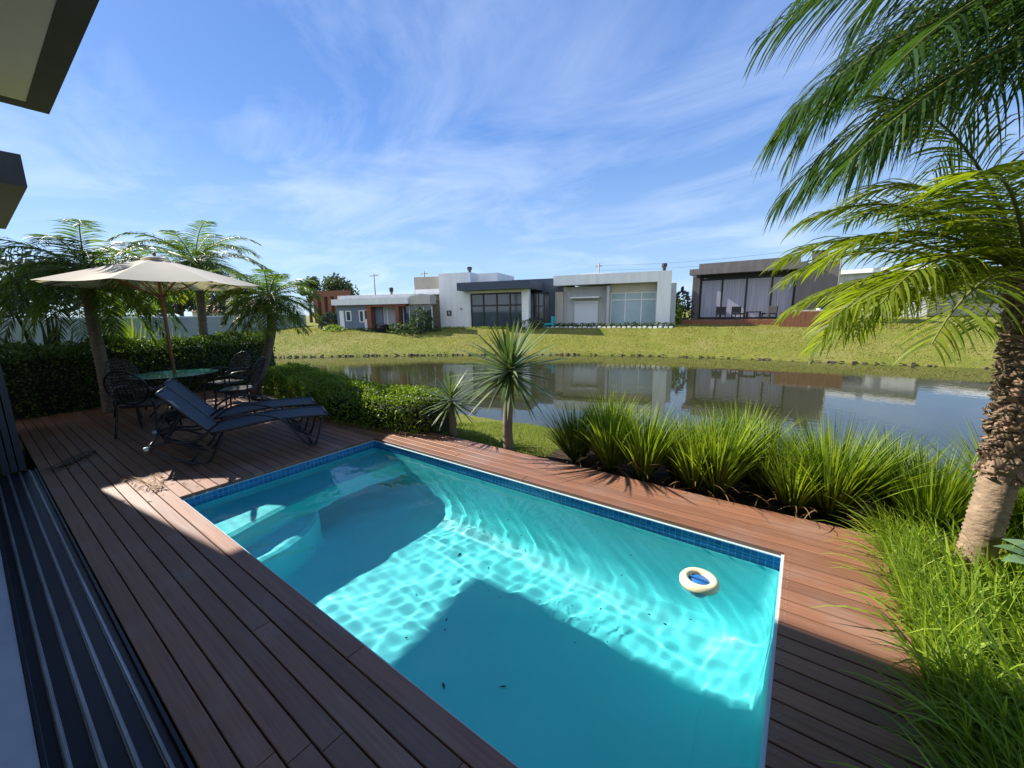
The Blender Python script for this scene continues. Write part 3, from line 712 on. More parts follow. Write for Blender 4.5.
# turf blades on the far bank
mb = MB(); r = random.Random(123); k = 0
while k < 52000:
    if r.random() < .75:
        t = r.random(); i = r.randrange(len(LAKE)-14-1); ax, ay = LAKE[14+i]; bx, by = LAKE[15+i]; dx_, dy_ = bx-ax, by-ay; l3 = sqrt(dx_*dx_+dy_*dy_)
        if r.random() > l3/6: continue
        d3 = r.random()**.8*9; x = ax+dx_*t+dy_/l3*d3; y = ay+dy_*t-dx_/l3*d3
    else: x = r.uniform(-40, 12); y = r.uniform(12, 33)
    if lake_sd(x, y) < .15 or y < 7: continue
    k += 1; z = ground_z(x, y)-.01; az = r.uniform(0, 6.28); h = r.uniform(.03, .075)*(1+.6*max(0, noise.noise(Vector((x*.6, y*.6, 4))))); a = Vector((x, y, z)); tip = a+Vector((cos(az)*h*.6, sin(az)*h*.6, h)); w = Vector((-sin(az), cos(az), 0))*r.uniform(.015, .04)
    mb.add([a-w, a+w, tip], [(0, 1, 2)])
tag(mb.build('bank_grass', mat('bank_blade', (.25, .235, .06), .8, trans=.3, island=.16)), 'sunlit yellow-green turf on the far bank of the lake', 'lawn', kind='stuff')
# ------------------------------------------------------------------ hedges
def hedge(name, label, path, width, z0, z1, mt, n, ls, seed, core=True):
    rg = random.Random(seed); root = empty(name, (path[0][0], path[0][1], 0), 0, label, 'hedge'); B = Vector((path[0][0], path[0][1], 0))
    P = [Vector((*p, 0))-B for p in path]; lens = [(b-a).length for a, b in zip(P, P[1:])]; tot = sum(lens)
    def at(t):
        s_ = t*tot
        for (a, b), l_ in zip(zip(P, P[1:]), lens):
            if s_ <= l_ or (b is P[-1]): return a+(b-a)*min(1, s_/l_), (b-a).normalized()
            s_ -= l_
    cb = MB()
    for k in range(21):
        c, d = at(k/20); nrm = Vector((-d.y, d.x, 0)); 
        e = .75 if 0 < k < 20 else .5
        for (a, z) in ((-1, 0), (-1, .75), (-.6, 1), (.6, 1), (1, .75), (1, 0)):
            cb.v.append(tuple(c+nrm*a*width/2*e+Vector((0, 0, z0+(z1-z0)*.86*z))))
    for k in range(20):
        for j in range(5): cb.f.append((6*k+j, 6*k+j+1, 6*(k+1)+j+1, 6*(k+1)+j))
    cb.f.append(tuple(range(6))); cb.f.append(tuple(range(120, 126))[::-1])
    cb.build('inner_branches', M['hcore'], root)
    mb = MB()
    for k in range(n):
        t = rg.uniform(-.01, 1.01); c, d = at(min(1, max(0, t))); nrm = Vector((-d.y, d.x, 0))
        a = rg.uniform(-1, 1); zz = rg.random()
        if rg.random() < .52: zz = 1
        else: a = 1 if rg.random() < .5 else -1
        lump = 1+.12*noise.noise(Vector((t*tot*1.6, a*1.1, zz*1.5+seed)))+.05*noise.noise(Vector((t*tot*6, a*3, zz*4+seed)))
        rndn = 1-.18*max(0, abs(a)-.5)*2*(zz == 1)
        endt = max(.05, min(1, (min(t, 1-t)*tot+.06)/.3))**.5
        p = c+nrm*a*width/2*lump*endt*(1-.1*(zz > .8))+Vector((0, 0, z0+(z1-z0)*zz*lump*rndn*(.8+.2*endt)))
        p += Vector((rg.uniform(-1, 1), rg.uniform(-1, 1), rg.uniform(-1, 1)))*ls*1.0
        u_ = Vector((rg.uniform(-1, 1), rg.uniform(-1, 1), rg.uniform(-.6, 1))).normalized(); v_ = u_.orthogonal().normalized(); v_.rotate(Matrix.Rotation(rg.uniform(0, 6.28), 3, u_))
        L2 = ls*rg.uniform(.7, 1.3); q = u_.cross(v_)
        mb.add([p, p+v_*L2*.5+q*L2*.32, p+v_*L2, p+v_*L2*.5-q*L2*.32], [(0, 1, 2, 3)])
    mb.build('foliage', mt, root)
    return root
hedge('clipped_hedge', 'tall dark clipped hedge behind the table and left palms', [(-10.6, -1.6), (-10.75, .6), (-10.9, 2.0), (-11.0, 3.2), (-11.0, 4.55)], 1.0, -.1, 1.12, M['hedge'], 30000, .05, 1)
hedge('low_hedge', 'low rounded hedge with lime tips between the loungers and the lake', [(-9.6, 4.15), (-8.2, 3.95), (-6.8, 3.62), (-5.6, 3.52), (-4.75, 3.62), (-4.0, 3.80)], .85, -.1, .50, M['hedgey'], 30000, .036, 2)

# ------------------------------------------------------------------ parasol
um = empty('parasol', (-8.22, 1.94, 0), 0, 'large cream canvas parasol on a brown wooden pole through the green table', 'parasol')
MB().tube([(0, 0, .04), (0, 0, 2.44)], .024, 12).build('pole', M['wood'], um, True)
MB().lathe([(0, .0), (.26, .0), (.27, .03), (.24, .07), (.06, .10), (.04, .16), (0, .16)], 24).build('base', M['black'], um, True)
RR, ZRIM, ZTOP = 1.36, 2.10, 2.50; seg = 8; cv_ = MB(); sub = 6; a0_ = R(12)
def can(k, t, u):                                            # u across the panel 0..1, t from top 0..1
    a = a0_+2*pi*k/seg; b = a0_+2*pi*(k+1)/seg
    pa = Vector((cos(a), sin(a), 0)); pb = Vector((cos(b), sin(b), 0)); q = pa.lerp(pb, u)
    rad = .03+(RR-.03)*t; z = ZTOP-(ZTOP-ZRIM)*(t**1.08); z -= .035*sin(pi*u)*t*(1-.4*t); q = q*(1-.045*sin(pi*u)*t*t)
    return q*rad+Vector((0, 0, z))
for k in range(seg):
    o = len(cv_.v); nt_, nu = 10, 8
    for i in range(nt_+1):
        for j in range(nu+1): cv_.v.append(tuple(can(k, i/nt_, j/nu)))
    for i in range(nt_):
        for j in range(nu): q = o+i*(nu+1)+j; cv_.f.append((q, q+nu+1, q+nu+2, q+1))
cano = cv_.build('canopy', M['canvas'], um, True)
MB().lathe([(.0, 2.53), (.10, 2.525), (.17, 2.492), (.175, 2.48)], 16).build('top_cap', M['canvas'], um, True)
MB().lathe([(0, 2.60), (.018, 2.59), (.024, 2.56), (.012, 2.53), (0, 2.53)], 12).build('finial', M['wood'], um, True)
for k in range(8):
    a = a0_+2*pi*k/seg; d = Vector((cos(a), sin(a), 0)); rb = MB(); rb.tube([d*.03+Vector((0, 0, ZTOP-.02)), d*(RR-.02)+Vector((0, 0, ZRIM-.015))], .009, 6).build('rib', M['wood'], um)
    MB().tube([d*.03+Vector((0, 0, 1.92)), d*.75+Vector((0, 0, ZTOP-(ZTOP-ZRIM)*.46-.03))], .008, 6).build('strut', M['wood'], um)
MB().lathe([(.025, 1.97), (.045, 1.97), (.045, 1.87), (.025, 1.87)], 16).build('runner', M['wood'], um)

# ------------------------------------------------------------------ table and chairs
tb = empty('garden_table', (-8.22, 1.94, 0), 0, 'round garden table with a green glass top under the parasol', 'table')
MB().lathe([(.03, .700), (.56, .700), (.565, .695), (.565, .690), (.03, .690)], 48).build('tabletop', M['greenglass'], tb)
MB().lathe([(.545, .688), (.575, .688), (.578, .705), (.568, .706), (.566, .689)], 48).build('rim', M['tubmetal'], tb)
for k in range(4):
    a = R(45+90*k); d = Vector((cos(a), sin(a), 0))
    MB().tube(spline([d*.50+Vector((0, 0, .685)), d*.34+Vector((0, 0, .5)), d*.22+Vector((0, 0, .32)), d*.36+Vector((0, 0, .12)), d*.47+Vector((0, 0, .0))], 5), .012, 7).build('leg', M['tubmetal'], tb, True)
def chair(label):
    c = empty('garden_chair', (0, 0, 0), 0, label, 'chair', 'dark garden armchairs')
    # front is +y
    pts = rrect(-.23, .23, -.21, .23, .09)
    s1 = MB(); n = len(pts)
    s1.v += [(a, b, .415) for a, b in pts]+[(a*.96, b*.96, .43) for a, b in pts]+[(a, b, .395) for a, b in pts]
    for k in range(n): q = (k+1) % n; s1.f += [(k, q, n+q, n+k), (2*n+k, 2*n+q, q, k)]
    s1.f += [tuple(range(n, 2*n)), tuple(range(2*n, 3*n))[::-1]]
    s1.build('seat', M['wicker'], c)
    bk = MB(); N_ = 9                                            # woven back: open lattice in an oval frame
    def bp(u, v): return Vector((u, -.22-.17*v-.03*(1-(u/.24)**2), .46+.46*v))
    fr_ = [bp(.23*cos(t)*1.0, .5+.52*sin(t)) for t in [2*pi*k/28 for k in range(29)]]
    MB().tube(fr_, .013, 7, False).build('back_frame', M['tubmetal'], c, True)
    for k in range(-4, 5):
        u = k*.046; h = .5*sqrt(max(0, 1-(u/.235)**2)); bk.tube([bp(u, .5-h), bp(u, .5), bp(u, .5+h)], .0065, 5)
        v = .5+k*.105; hw = .23*sqrt(max(0, 1-((v-.5)/.52)**2)); bk.tube([bp(-hw, v), bp(0, v), bp(hw, v)], .0065, 5)
    bk.build('backrest', M['wicker'], c)
    for sx in (-1, 1):
        MB().tube(spline([(sx*.22, -.26, .62), (sx*.27, -.1, .66), (sx*.28, .12, .655), (sx*.265, .22, .60), (sx*.25, .235, .40)], 5), .013, 7).build('armrest', M['tubmetal'], c, True)
        MB().tube(spline([(sx*.24, .22, .42), (sx*.255, .25, .2), (sx*.25, .27, 0)], 4), .014, 7).build('leg', M['tubmetal'], c, True)
        MB().tube(spline([(sx*.215, -.23, .52), (sx*.225, -.22, .3), (sx*.24, -.30, 0)], 4), .014, 7).build('leg', M['tubmetal'], c, True)
    return c
ch = chair('garden armchair with a round lattice back, rear right of the table'); ch.location = (-8.55, 2.75, 0); ch.rotation_euler = (0, 0, R(200))
place_copy(ch, (-7.55, 2.58, 0), R(138), 'garden armchair turned side-on between the table and the loungers')
place_copy(ch, (-8.92, 1.62, 0), R(-65), 'garden armchair in the shade beside the tall leaning palm')
place_copy(ch, (-7.45, 1.38, 0), R(50), 'garden armchair on the near left side of the table')

# ------------------------------------------------------------------ sun loungers
def lounger(label):
    c = empty('sun_lounger', (0, 0, 0), 0, label, 'sun lounger', 'pair of slate blue sling loungers')
    def sl(y):                                                   # seat profile height
        return .33+.06*sin(max(0, y)/1.2*pi*.9)**2 if y > 0 else .33
    W_ = .255
    seat = [(0, .325), (.2, .345), (.42, .372), (.62, .385), (.82, .380), (1.0, .372), (1.18, .358)]
    back = [(0, .325), (-.09, .43), (-.18, .54), (-.27, .65), (-.35, .75), (-.41, .815)]
    def panel(prof):
        mb = MB(); P = spline([(0, a, b) for a, b in prof], 4)
        for p in P:
            for x in (-W_, -W_*.5, 0, W_*.5, W_): mb.v.append((x, p.y, p.z-.012*(1-(x/W_)**2)))
        n = len(P); t0_ = len(mb.v)
        for i in range(n-1):
            for j in range(4): q = i*5+j; mb.f.append((q, q+1, q+6, q+5))
        mb.v += [(x, y_, z-.008) for x, y_, z in mb.v[:t0_]]
        for i in range(n-1):
            for j in range(4): q = t0_+i*5+j; mb.f.append((q, q+5, q+6, q+1))
        return mb
    panel(seat).build('seat', M['sling'], c, True); panel(back).build('backrest', M['sling'], c, True)
    for sx in (-1, 1):
        x = sx*(W_+.012)
        MB().tube(spline([(x, a, b) for a, b in seat], 4), .014, 8).build('seat_rail', M['tubmetal'], c, True)
        MB().tube(spline([(x, a, b) for a, b in back], 4), .014, 8).build('back_rail', M['tubmetal'], c, True)
        # curved arm arching over the hinge and running down to a V shaped foot
        MB().tube(spline([(x+sx*.02, -.40, .30), (x+sx*.02, -.14, .27), (x+sx*.03, .02, .40), (x+sx*.035, .22, .50), (x+sx*.03, .48, .47), (x+sx*.02, .70, .36), (x+sx*.02, .84, .15), (x+sx*.02, .94, .015), (x+sx*.02, 1.02, .03), (x+sx*.012, 1.12, .34)], 5), .013, 8).build('leg_frame', M['tubmetal'], c, True)
        MB().tube(spline([(x+sx*.02, -.55, .26), (x+sx*.02, -.40, .30), (x+sx*.02, -.52, .22), (x+sx*.02, -.18, .015), (x+sx*.02, -.06, .02), (x+sx*.012, .10, .30)], 5), .013, 8).build('leg_frame', M['tubmetal'], c, True)
    for (yy, zz) in ((1.185, .355), (-.415, .818), (.0, .31), (-.22, .02), (.97, .02), (-.55, .26)):
        MB().tube([(-W_-.02, yy, zz), (W_+.02, yy, zz)], .012, 8).build('crossbar', M['tubmetal'], c, True)
    for sx in (-1, 1): MB().tube([(sx*(W_-.06), -.26, .56), (sx*(W_-.06), -.44, .25)], .009, 6).build('strut', M['tubmetal'], c)
    MB().lathe([(0, .02), (.02, .018), (.024, 0), (.02, -.018), (0, -.02)], 12, (W_+.04, -.56, .26)).build('end_cap', M['coping'], c, True)
    return c
lg = lounger('slate blue sling lounger with raised back, the one nearer the pool'); lg.location = (-5.47, 1.57, 0); lg.rotation_euler = (0, 0, R(-22))
place_copy(lg, (-6.20, 1.80, 0), R(-22), 'slate blue sling lounger with raised back, the one farther from the pool')

# ------------------------------------------------------------------ things in the pool and on the deck
fl_ = empty('chlorine_dispenser', (-.39, 2.50, WZ), 0, 'round ivory chlorine dispenser with a blue centre floating in the pool', 'pool float')
MB().lathe([(.062, .012), (.066, .032), (.085, .040), (.105, .034), (.117, .014), (.117, -.004), (.10, -.02), (.066, -.022), (.062, .0)], 48).build('float_ring', M['ivory'], fl_, True)
MB().lathe([(0, .018), (.055, .018), (.062, .010), (.062, -.05), (.05, -.13), (0, -.135)], 32).build('basket', M['bluep'], fl_, True)
MB().box(-.055, .055, -.006, .006, .019, .03).build('handle', M['bluep'], fl_)
def bits(name, spots_, zz, sz, label, cat, mt, seed, ar=.35):
    rg = random.Random(seed); mb = MB()
    for (x, y) in spots_:
        a = rg.uniform(0, 6.28); l_ = sz*rg.uniform(.5, 1.3); u_ = Vector((cos(a), sin(a), rg.uniform(-.05, .1))); v_ = Vector((-sin(a), cos(a), 0)); p = Vector((x, y, zz))
        mb.add([p, p+u_*l_*.5+v_*l_*ar*.5+Vector((0, 0, .003)), p+u_*l_, p+u_*l_*.5-v_*l_*ar*.5], [(0, 1, 2, 3)])
    return tag(mb.build(name, mt), label, cat, kind='stuff')
r = random.Random(6)
bits('leaf_bits', [(r.uniform(-3.3, -.2), r.uniform(1.2, 2.8)) for k in range(26)], WZ+.006, .022, 'tiny dark leaf bits floating on the pool', 'leaf litter', M['leafbit'], 3)
bits('sunken_leaves', [(r.uniform(-3.0, -.3), r.uniform(1.3, 2.6)) for k in range(9)], FZ+.012, .05, 'dark leaf bits lying on the pool floor', 'leaf litter', M['leafbit'], 4)
def deadfrond(label, x, y, a, ln, seed, mt, n=26, ll=.16):
    rg = random.Random(seed); mb = MB(); st_ = MB(); P = [Vector((ln*i/8, .04*sin(i*.5), .012+.012*sin(i))) for i in range(9)]
    st_.tube(P, .0035, 5)
    for k in range(n):
        t = k/n; p = P[0].lerp(P[8], t)
        for sg in (-1, 1):
            d = Vector((rg.uniform(.3, 1.2), sg*rg.uniform(.4, 1), 0)).normalized(); l_ = ll*rg.uniform(.6, 1.1)
            mb.strip([p, p+d*l_*.5+Vector((0, 0, .012)), p+d*l_+Vector((rg.uniform(-.02, .02), 0, -.004))], [.004, .006, .001], Vector((-d.y, d.x, 0)))
    rt_ = empty('fallen_frond', (x, y, .004), a, label, 'dry palm frond'); mb.build('leaflets', mt, rt_); st_.build('stalk', mt, rt_)
deadfrond('dry brown palm frond lying in the sun patch by the pool corner', -5.55, .72, R(12), .8, 1, M['deadfrond'], 14, .13)
deadfrond('second dry frond lying across the sunlit boards nearer the pool', -5.3, .95, R(-6), .55, 2, M['deadfrond'], 10, .12)
deadfrond('dark fallen frond on the shaded boards left of the lounger', -6.9, .75, R(-35), .7, 3, M['leafbit'])
bits('deck_litter', [(r.uniform(-6.3, -4.5), r.uniform(.6, 1.3)) for k in range(34)]+[(r.uniform(-8.5, -4.5), r.uniform(1.0, 3.2)) for k in range(90)], .004, .045, 'scattered dry leaf scraps on the deck near the loungers', 'leaf litter', M['deadfrond'], 5)

# ------------------------------------------------------------------ far side: houses
def H(name, x, y, z, rz, label, sc=(1, 1, 1)):
    o = empty(name, (x, y, z), R(rz), label, 'house'); o.scale = sc; return o
def glazing(parent, name, x0, x1, z0, z1, y, cols, tz, fm, gm, t=.06, back=None):
    """glass recessed inside a frame: posts at cols, transom at tz"""
    fr_ = MB(); xs_ = [x0]+cols+[x1]
    for q, x in enumerate(xs_):
        a = x if q == 0 else (x-t if q == len(xs_)-1 else x-t/2); fr_.box(a, a+t, y-.04, y+.04, z0, z1)
    def hor(z_):
        for q in range(len(xs_)-1):
            a = xs_[q]+(t if q == 0 else t/2); b = xs_[q+1]-(t if q == len(xs_)-2 else t/2); fr_.box(a+.001, b-.001, y-.035, y+.035, z_, z_+t)
    hor(z0+.001); hor(z1-t-.001)
    if tz: hor(tz)
    o = fr_.build(name, fm, parent); MB().box(x0+.02, x1-.02, y+.002, y+.014, z0+.02, z1-.02).build('pane', gm, o)
    return o
# house 3: pale wide house, middle of the row
a = H('pale_house', -14.35, 25.6, .45, 16, 'pale flat-roofed house with a white shutter and a tall white-framed window', (.865, 1, .97))
part('wall', M['grey'], a, (0, 3.75, 1.2, 1.4, -.4, 2.95), (3.75, 3.95, .35, 1.4, -.4, 2.9), (.0, .2, 1.4, 8, -.4, 3.0), (8.2, 8.4, .8, 8, -.4, 3.3), (0, 8.4, 8, 8.2, -.4, 3.3), (8.55, 8.95, .9, 6, -.4, 2.95))
part('white_frame', M['white'], a, (-.55, 8.55, 0, .8, 3.02, 3.72), (7.55, 8.55, .0, .8, -.4, 3.02), (-.55, -.35, .8, 7, 3.02, 3.5), (8.35, 8.55, .8, 8, 3.02, 3.7))
part('roof', M['grey'], a, (0, 8.35, .8, 8, 3.3, 3.45)); part('upper_parapet', M['white'], a, (1.3, 3.9, 1.6, 6, 3.45, 3.92))
part('window_header', M['beige'], a, (3.95, 7.54, .9, 1.0, 2.42, 3.01))
glazing(a, 'window', 3.98, 7.54, .0, 2.41, .95, [5.15, 6.4], 1.85, M['white'], mat('pale_curtained_glass', (.42, .52, .57), .12, var=.15, vscale=.6, spec=.8), .07)
s_ = part('roller_shutter', M['shutter'], a, (.95, 2.95, 1.12, 1.195, .0, 1.75)); part('shutter_box', M['white'], s_, (.9, 3.0, 1.06, 1.19, 1.76, 1.86)); part('porch_slab', M['white'], a, (.72, 3.1, .55, 1.19, 2.08, 2.18))
part('doorstep', M['white'], a, (-.4, 8.6, -.6, 1.1, -.35, -.03))
MB().tube([(8.0, 2, 3.4), (8.0, 2, 4.2)], .13, 12).build('flue', M['black'], a); MB().lathe([(0, 4.42), (.2, 4.38), (.22, 4.2), (.14, 4.1)], 14, (8.0, 2, 0)).build('flue_cap', M['black'], a)
# house 1: white block with glass pavilion
a = H('white_house', -22.55, 21.7, .36, 17, 'tall white house with a dark flat canopy over a black-framed glass wall', (.95, 1, .97))
part('wall', M['white'], a, (0, 2.75, .0, 5, -.4, 4.25), (2.75, 4.55, 1.2, 5, 2.9, 4.24))
part('wall_rear', M['white'], a, (2.75, 9.2, 6, 6.2, -.4, 3.4))
part('canopy', M['darkblue'], a, (2.15, 7.8, -1.1, 2.6, 2.86, 3.42)); part('upper_volume', M['darkblue'], a, (5.2, 9.6, 2.61, 6.6, 2.7, 3.75))
part('column', M['white'], a, (7.02, 7.55, -.45, .0, -.4, 2.855)); part('dark_pier', M['darkblue'], a, (8.55, 8.85, 1.5, 2.6, -.4, 2.69)); part('side_wall', M['beige'], a, (8.86, 9.5, 2.2, 6, -.4, 2.69))
glazing(a, 'window', 2.78, 7.0, -.1, 2.66, -.1, [3.85, 4.95, 6.0], 1.7, M['black'], M['glass'], .11)
part('window_head', M['white'], a, (2.76, 7.01, -.2, .0, 2.67, 2.855)); part('inner_curtain', M['curtain'], a, (5.0, 5.9, .25, .3, -.1, 1.7)); part('inner_wall', M['grey'], a, (2.76, 8.4, 3.0, 3.1, -.3, 2.85))
glazing(a, 'side_window', 7.6, 8.45, -.1, 2.6, .6, [8.0], 1.6, M['black'], M['glass'], .08)
pq = part('number_plaque', M['black'], a, (.62, 1.02, -.03, -.003, 1.05, 1.45)); part('numeral', M['white'], pq, (.86, .90, -.045, -.032, 1.12, 1.38), (.74, .855, -.045, -.032, 1.18, 1.215), (.74, .775, -.045, -.032, 1.216, 1.38), (.905, .94, -.045, -.032, 1.18, 1.215))
MB().lathe([(0, .06), (.06, .05), (.07, -.03), (0, -.05)], 10, (1.9, -.06, 1.55)).build('wall_lamp', M['black'], a)
MB().tube([(1.75, 2, 4.2), (1.75, 2, 4.65)], .12, 10).build('flue', M['black'], a); MB().lathe([(0, 4.9), (.2, 4.86), (.2, 4.66), (.13, 4.6)], 12, (1.75, 2, 0)).build('flue_cap', M['black'], a)
# house 2: low blue-grey house
a = H('bluegrey_house', -28.3, 16.7, .34, 24, 'low blue-grey house with a white roof band and brick-red porch frame', (.93, 1, .90))
part('wall', M['bluegrey'], a, (0, 2.75, 0, 6, -.4, 2.15)); part('white_band', M['white'], a, (-.15, 6.4, -.35, .5, 2.155, 2.62)); part('roof_slab', M['grey'], a, (-.2, 6.9, .51, 6, 2.5, 2.95))
part('corner_band', M['beige'], a, (6.41, 8.1, -.1, 1.0, 2.10, 2.78)); part('wall_rear', M['sand'], a, (2.75, 8.2, 4, 4.2, -.4, 2.5))
part('brick_frame', M['brick'], a, (2.76, 3.15, -.2, .3, -.4, 2.15), (5.2, 5.5, -.2, .3, -.4, 1.96), (3.151, 6.1, -.2, .3, 1.97, 2.15)); part('dark_pier', M['bluegrey'], a, (3.16, 3.8, .35, .6, -.4, 1.96))
part('white_panel', M['white'], a, (.25, .62, -.03, -.003, -.2, 1.72))
glazing(a, 'window', .82, 1.3, .85, 1.7, -.02, [], None, M['white'], M['glass'], .07); glazing(a, 'window', 2.0, 2.42, .75, 1.72, -.02, [], None, M['white'], M['glass'], .07)
d_ = part('door', M['white'], a, (2.44, 2.74, -.04, -.003, -.15, .95)); glazing(d_, 'door_light', 2.44, 2.74, .96, 1.75, -.02, [], None, M['white'], M['glass'], .05)
glazing(a, 'porch_window', 3.82, 5.1, -.1, 1.95, .5, [4.15, 4.85], None, M['white'], M['curtain'], .06); glazing(a, 'corner_window', 5.55, 8.0, -.1, 2.05, .4, [6.1, 6.7, 7.3], None, M['white'], M['glass'], .06)
part('upper_storey', M['sand'], a, (5.2, 8.6, 3.2, 6, 2.96, 4.5)); part('upper_band', M['white'], a, (5.3, 8.6, 3.12, 3.195, 3.0, 3.45))
MB().tube([(3.75, 2, 2.9), (3.75, 2, 3.25)], .09, 10).build('flue', M['brick'], a); MB().lathe([(0, 3.62), (.16, 3.58), (.16, 3.3), (.1, 3.22)], 12, (3.75, 2, 0)).build('flue_cap', M['black'], a)
# house 4: dark house with curtained glass
a = H('dark_house', -6.45, 32.0, .85, 0, 'dark grey-brown house with curtained glass doors and a timber terrace', (.70, 1, .96))
part('wall', M['taupe'], a, (-.7, .0, .2, .6, -.4, 3.2), (8.25, 11.2, -.4, 6, -.4, 3.55), (-.7, -.5, .6, 8, -.4, 3.2), (-.5, 8.2, 8, 8.2, -.4, 3.2))
part('fascia', M['taupe'], a, (-.72, 8.95, -.9, .1, 3.21, 3.62)); part('upper_fascia', M['taupe'], a, (.1, 8.4, -.75, .2, 3.63, 3.98)); part('roof', M['taupe'], a, (-.7, 8.24, .11, 8, 3.3, 3.5))
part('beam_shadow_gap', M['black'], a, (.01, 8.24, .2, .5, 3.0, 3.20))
glazing(a, 'glass_door', .02, 8.2, -.05, 2.98, .35, [2.1, 4.25, 6.35], None, M['black'], mat('curtain_behind_glass', (.42, .42, .50), .25, var=.35, vscale=2.5, stretch=(7, 7, .15)), .16)
part('chimney', M['taupe'], a, (9.2, 10.35, 1, 2, 3.555, 4.35)); part('chimney_cap', M['black'], a, (9.15, 10.4, .95, 2.05, 4.355, 4.45))
dk2 = part('terrace', M['tubwood'], a, (-1.6, 8.6, -2.6, -.42, -.45, -.02))
glazing(a, 'side_window', 9.9, 10.9, .2, 1.2, -.44, [], None, M['black'], M['glass'], .06)
# furniture on the terrace
tub = empty('hot_tub', (-.35, 29.0, .35), 0, 'timber-clad hot tub at the right end of the dark house terrace', 'hot tub')
part('cladding', M['tubwood'], tub, (-.85, 2.3, -.9, .3, 0, .98)); part('cover', M['beige'], tub, (-.6, 1.5, -.7, .2, .985, 1.05)); MB().lathe([(0, .1), (.09, .08), (.1, 0)], 10, (.9, -.3, 1.052)).build('bucket', M['white'], tub)
def fchair(label, x, y, rz, z=.83):
    c = empty('terrace_chair', (x, y, z), R(rz), label, 'chair', 'chairs on the far terrace')
    part('seat', M['black'], c, (-.3, .3, -.3, .3, .32, .42)); part('backrest', M['black'], c, (-.3, .3, .24, .32, .43, .85)); 
    for sx in (-1, 1):
        for sy in (-1, 1): part('leg', M['black'], c, (sx*.27-.025, sx*.27+.025, sy*.27-.025, sy*.27+.025, 0, .318))
    return c
c0 = fchair('dark terrace chair standing alone in front of the left glass door', -4.67, 30.5, 10)
place_copy(c0, (-3.65, 30.5, .83), R(30), 'dark terrace chair just left of the low table on the far terrace'); place_copy(c0, (-1.9, 30.6, .83), R(-40), 'dark terrace chair right of the low table on the far terrace')
t2 = empty('terrace_table', (-2.75, 30.4, .83), 0, 'low dark table between chairs on the far terrace', 'table'); part('tabletop', M['black'], t2, (-.45, .45, -.35, .35, .45, .52))
for sx in (-1, 1):
    for sy in (-1, 1): part('leg', M['black'], t2, (sx*.36-.03, sx*.36+.03, sy*.28-.03, sy*.28+.03, 0, .448))
# plain houses further back
a = H('distant_house', 4.9, 44, .6, -10, 'small pale blue-grey house far behind, right of the dark house'); part('wall', M['grey'], a, (-5, 2.6, 0, 8, -.4, 3.6)); part('roof', M['white'], a, (-5.2, 2.8, -.3, 8, 3.61, 3.95)); glazing(a, 'window', -3.4, -.6, 1.2, 2.8, -.03, [-2], None, M['black'], M['glass'], .1)
a = H('beige_far_house', 14.5, 46, .6, -20, 'long low beige house far away behind the right-hand palm'); part('wall', M['beige'], a, (-7, 9, 0, 8, -.4, 3.0)); part('roof', M['white'], a, (-7.4, 9.4, -.4, 8, 3.01, 3.4)); glazing(a, 'window', -4, -1, 1, 2.4, -.03, [-2.5], None, M['black'], M['glass'], .1); glazing(a, 'window', 2, 5, 1, 2.4, -.03, [3.5], None, M['black'], M['glass'], .1)
a = H('unfinished_brick_house', -45.2, 24.1, .4, 36, 'unfinished red brick house with bare openings behind the boundary wall', (.5, 1, .95))
for q in range(6): part('wall', M['brick'], a, (q*1.5, q*1.5+.7, 0, .3, -.4, 3.4))
part('brick_course', M['brick'], a, (0, 8.2, .0, .3, 3.41, 4.1), (-.3, 0, 0, 6, -.4, 4.1)); part('inner_wall', M['brick'], a, (0, 8.2, 4, 4.2, -.4, 3.6)); pass
a = H('redroof_house', -55.5, 19.2, .4, 36, 'low house with a dark red roof seen between the left palms', (.5, 1, .62)); part('wall', M['beige'], a, (-9, 4, 0, 7, -.4, 3.0))
MB().add([(-9.5, -.6, 3.01), (4.5, -.6, 3.01), (4.5, 7.6, 3.01), (-9.5, 7.6, 3.01), (-8, 3.5, 5.0), (3, 3.5, 5.0)], [(0, 1, 5, 4), (1, 2, 5), (2, 3, 4, 5), (3, 0, 4), (0, 3, 2, 1)]).build('roof', M['brick'], a)
# boundary wall on the left
wl = empty('boundary_wall', (-38.0, 19.2, -.3), 0, 'long pale boundary wall running behind the left palms', 'wall')
wp = [(-38.0, 19.2), (-31.0, 11.0), (-26.0, 6.2), (-19, 1.8), (-15, -3)]
wb = MB(); wc = MB()
for (ax, ay), (bx, by) in zip(wp, wp[1:]):
    d = Vector((bx-ax, by-ay, 0)); n_ = Vector((-d.y, d.x, 0)).normalized()*.09; A_ = Vector((ax+38, ay-19.2, -.2)); B_ = Vector((bx+38, by-19.2, -.2)); 
    for (mbb, z0_, z1_, k_) in ((wb, 0, 2.1, 1), (wc, 2.102, 2.16, 1.35)):
        vs = []
        for z_ in (z0_, z1_):
            for p_, s2 in ((A_, -1), (B_, -1), (B_, 1), (A_, 1)): vs.append(p_+n_*s2*k_+Vector((0, 0, z_)))
        mbb.add(vs, [(0,3,2,1),(4,5,6,7),(0,1,5,4),(1,2,6,5),(2,3,7,6),(3,0,4,7)])
wb.build('masonry', mat('pale_green_render', (.36, .40, .34), .85, var=.12, vscale=.6), wl); wc.build('coping', M['white'], wl)
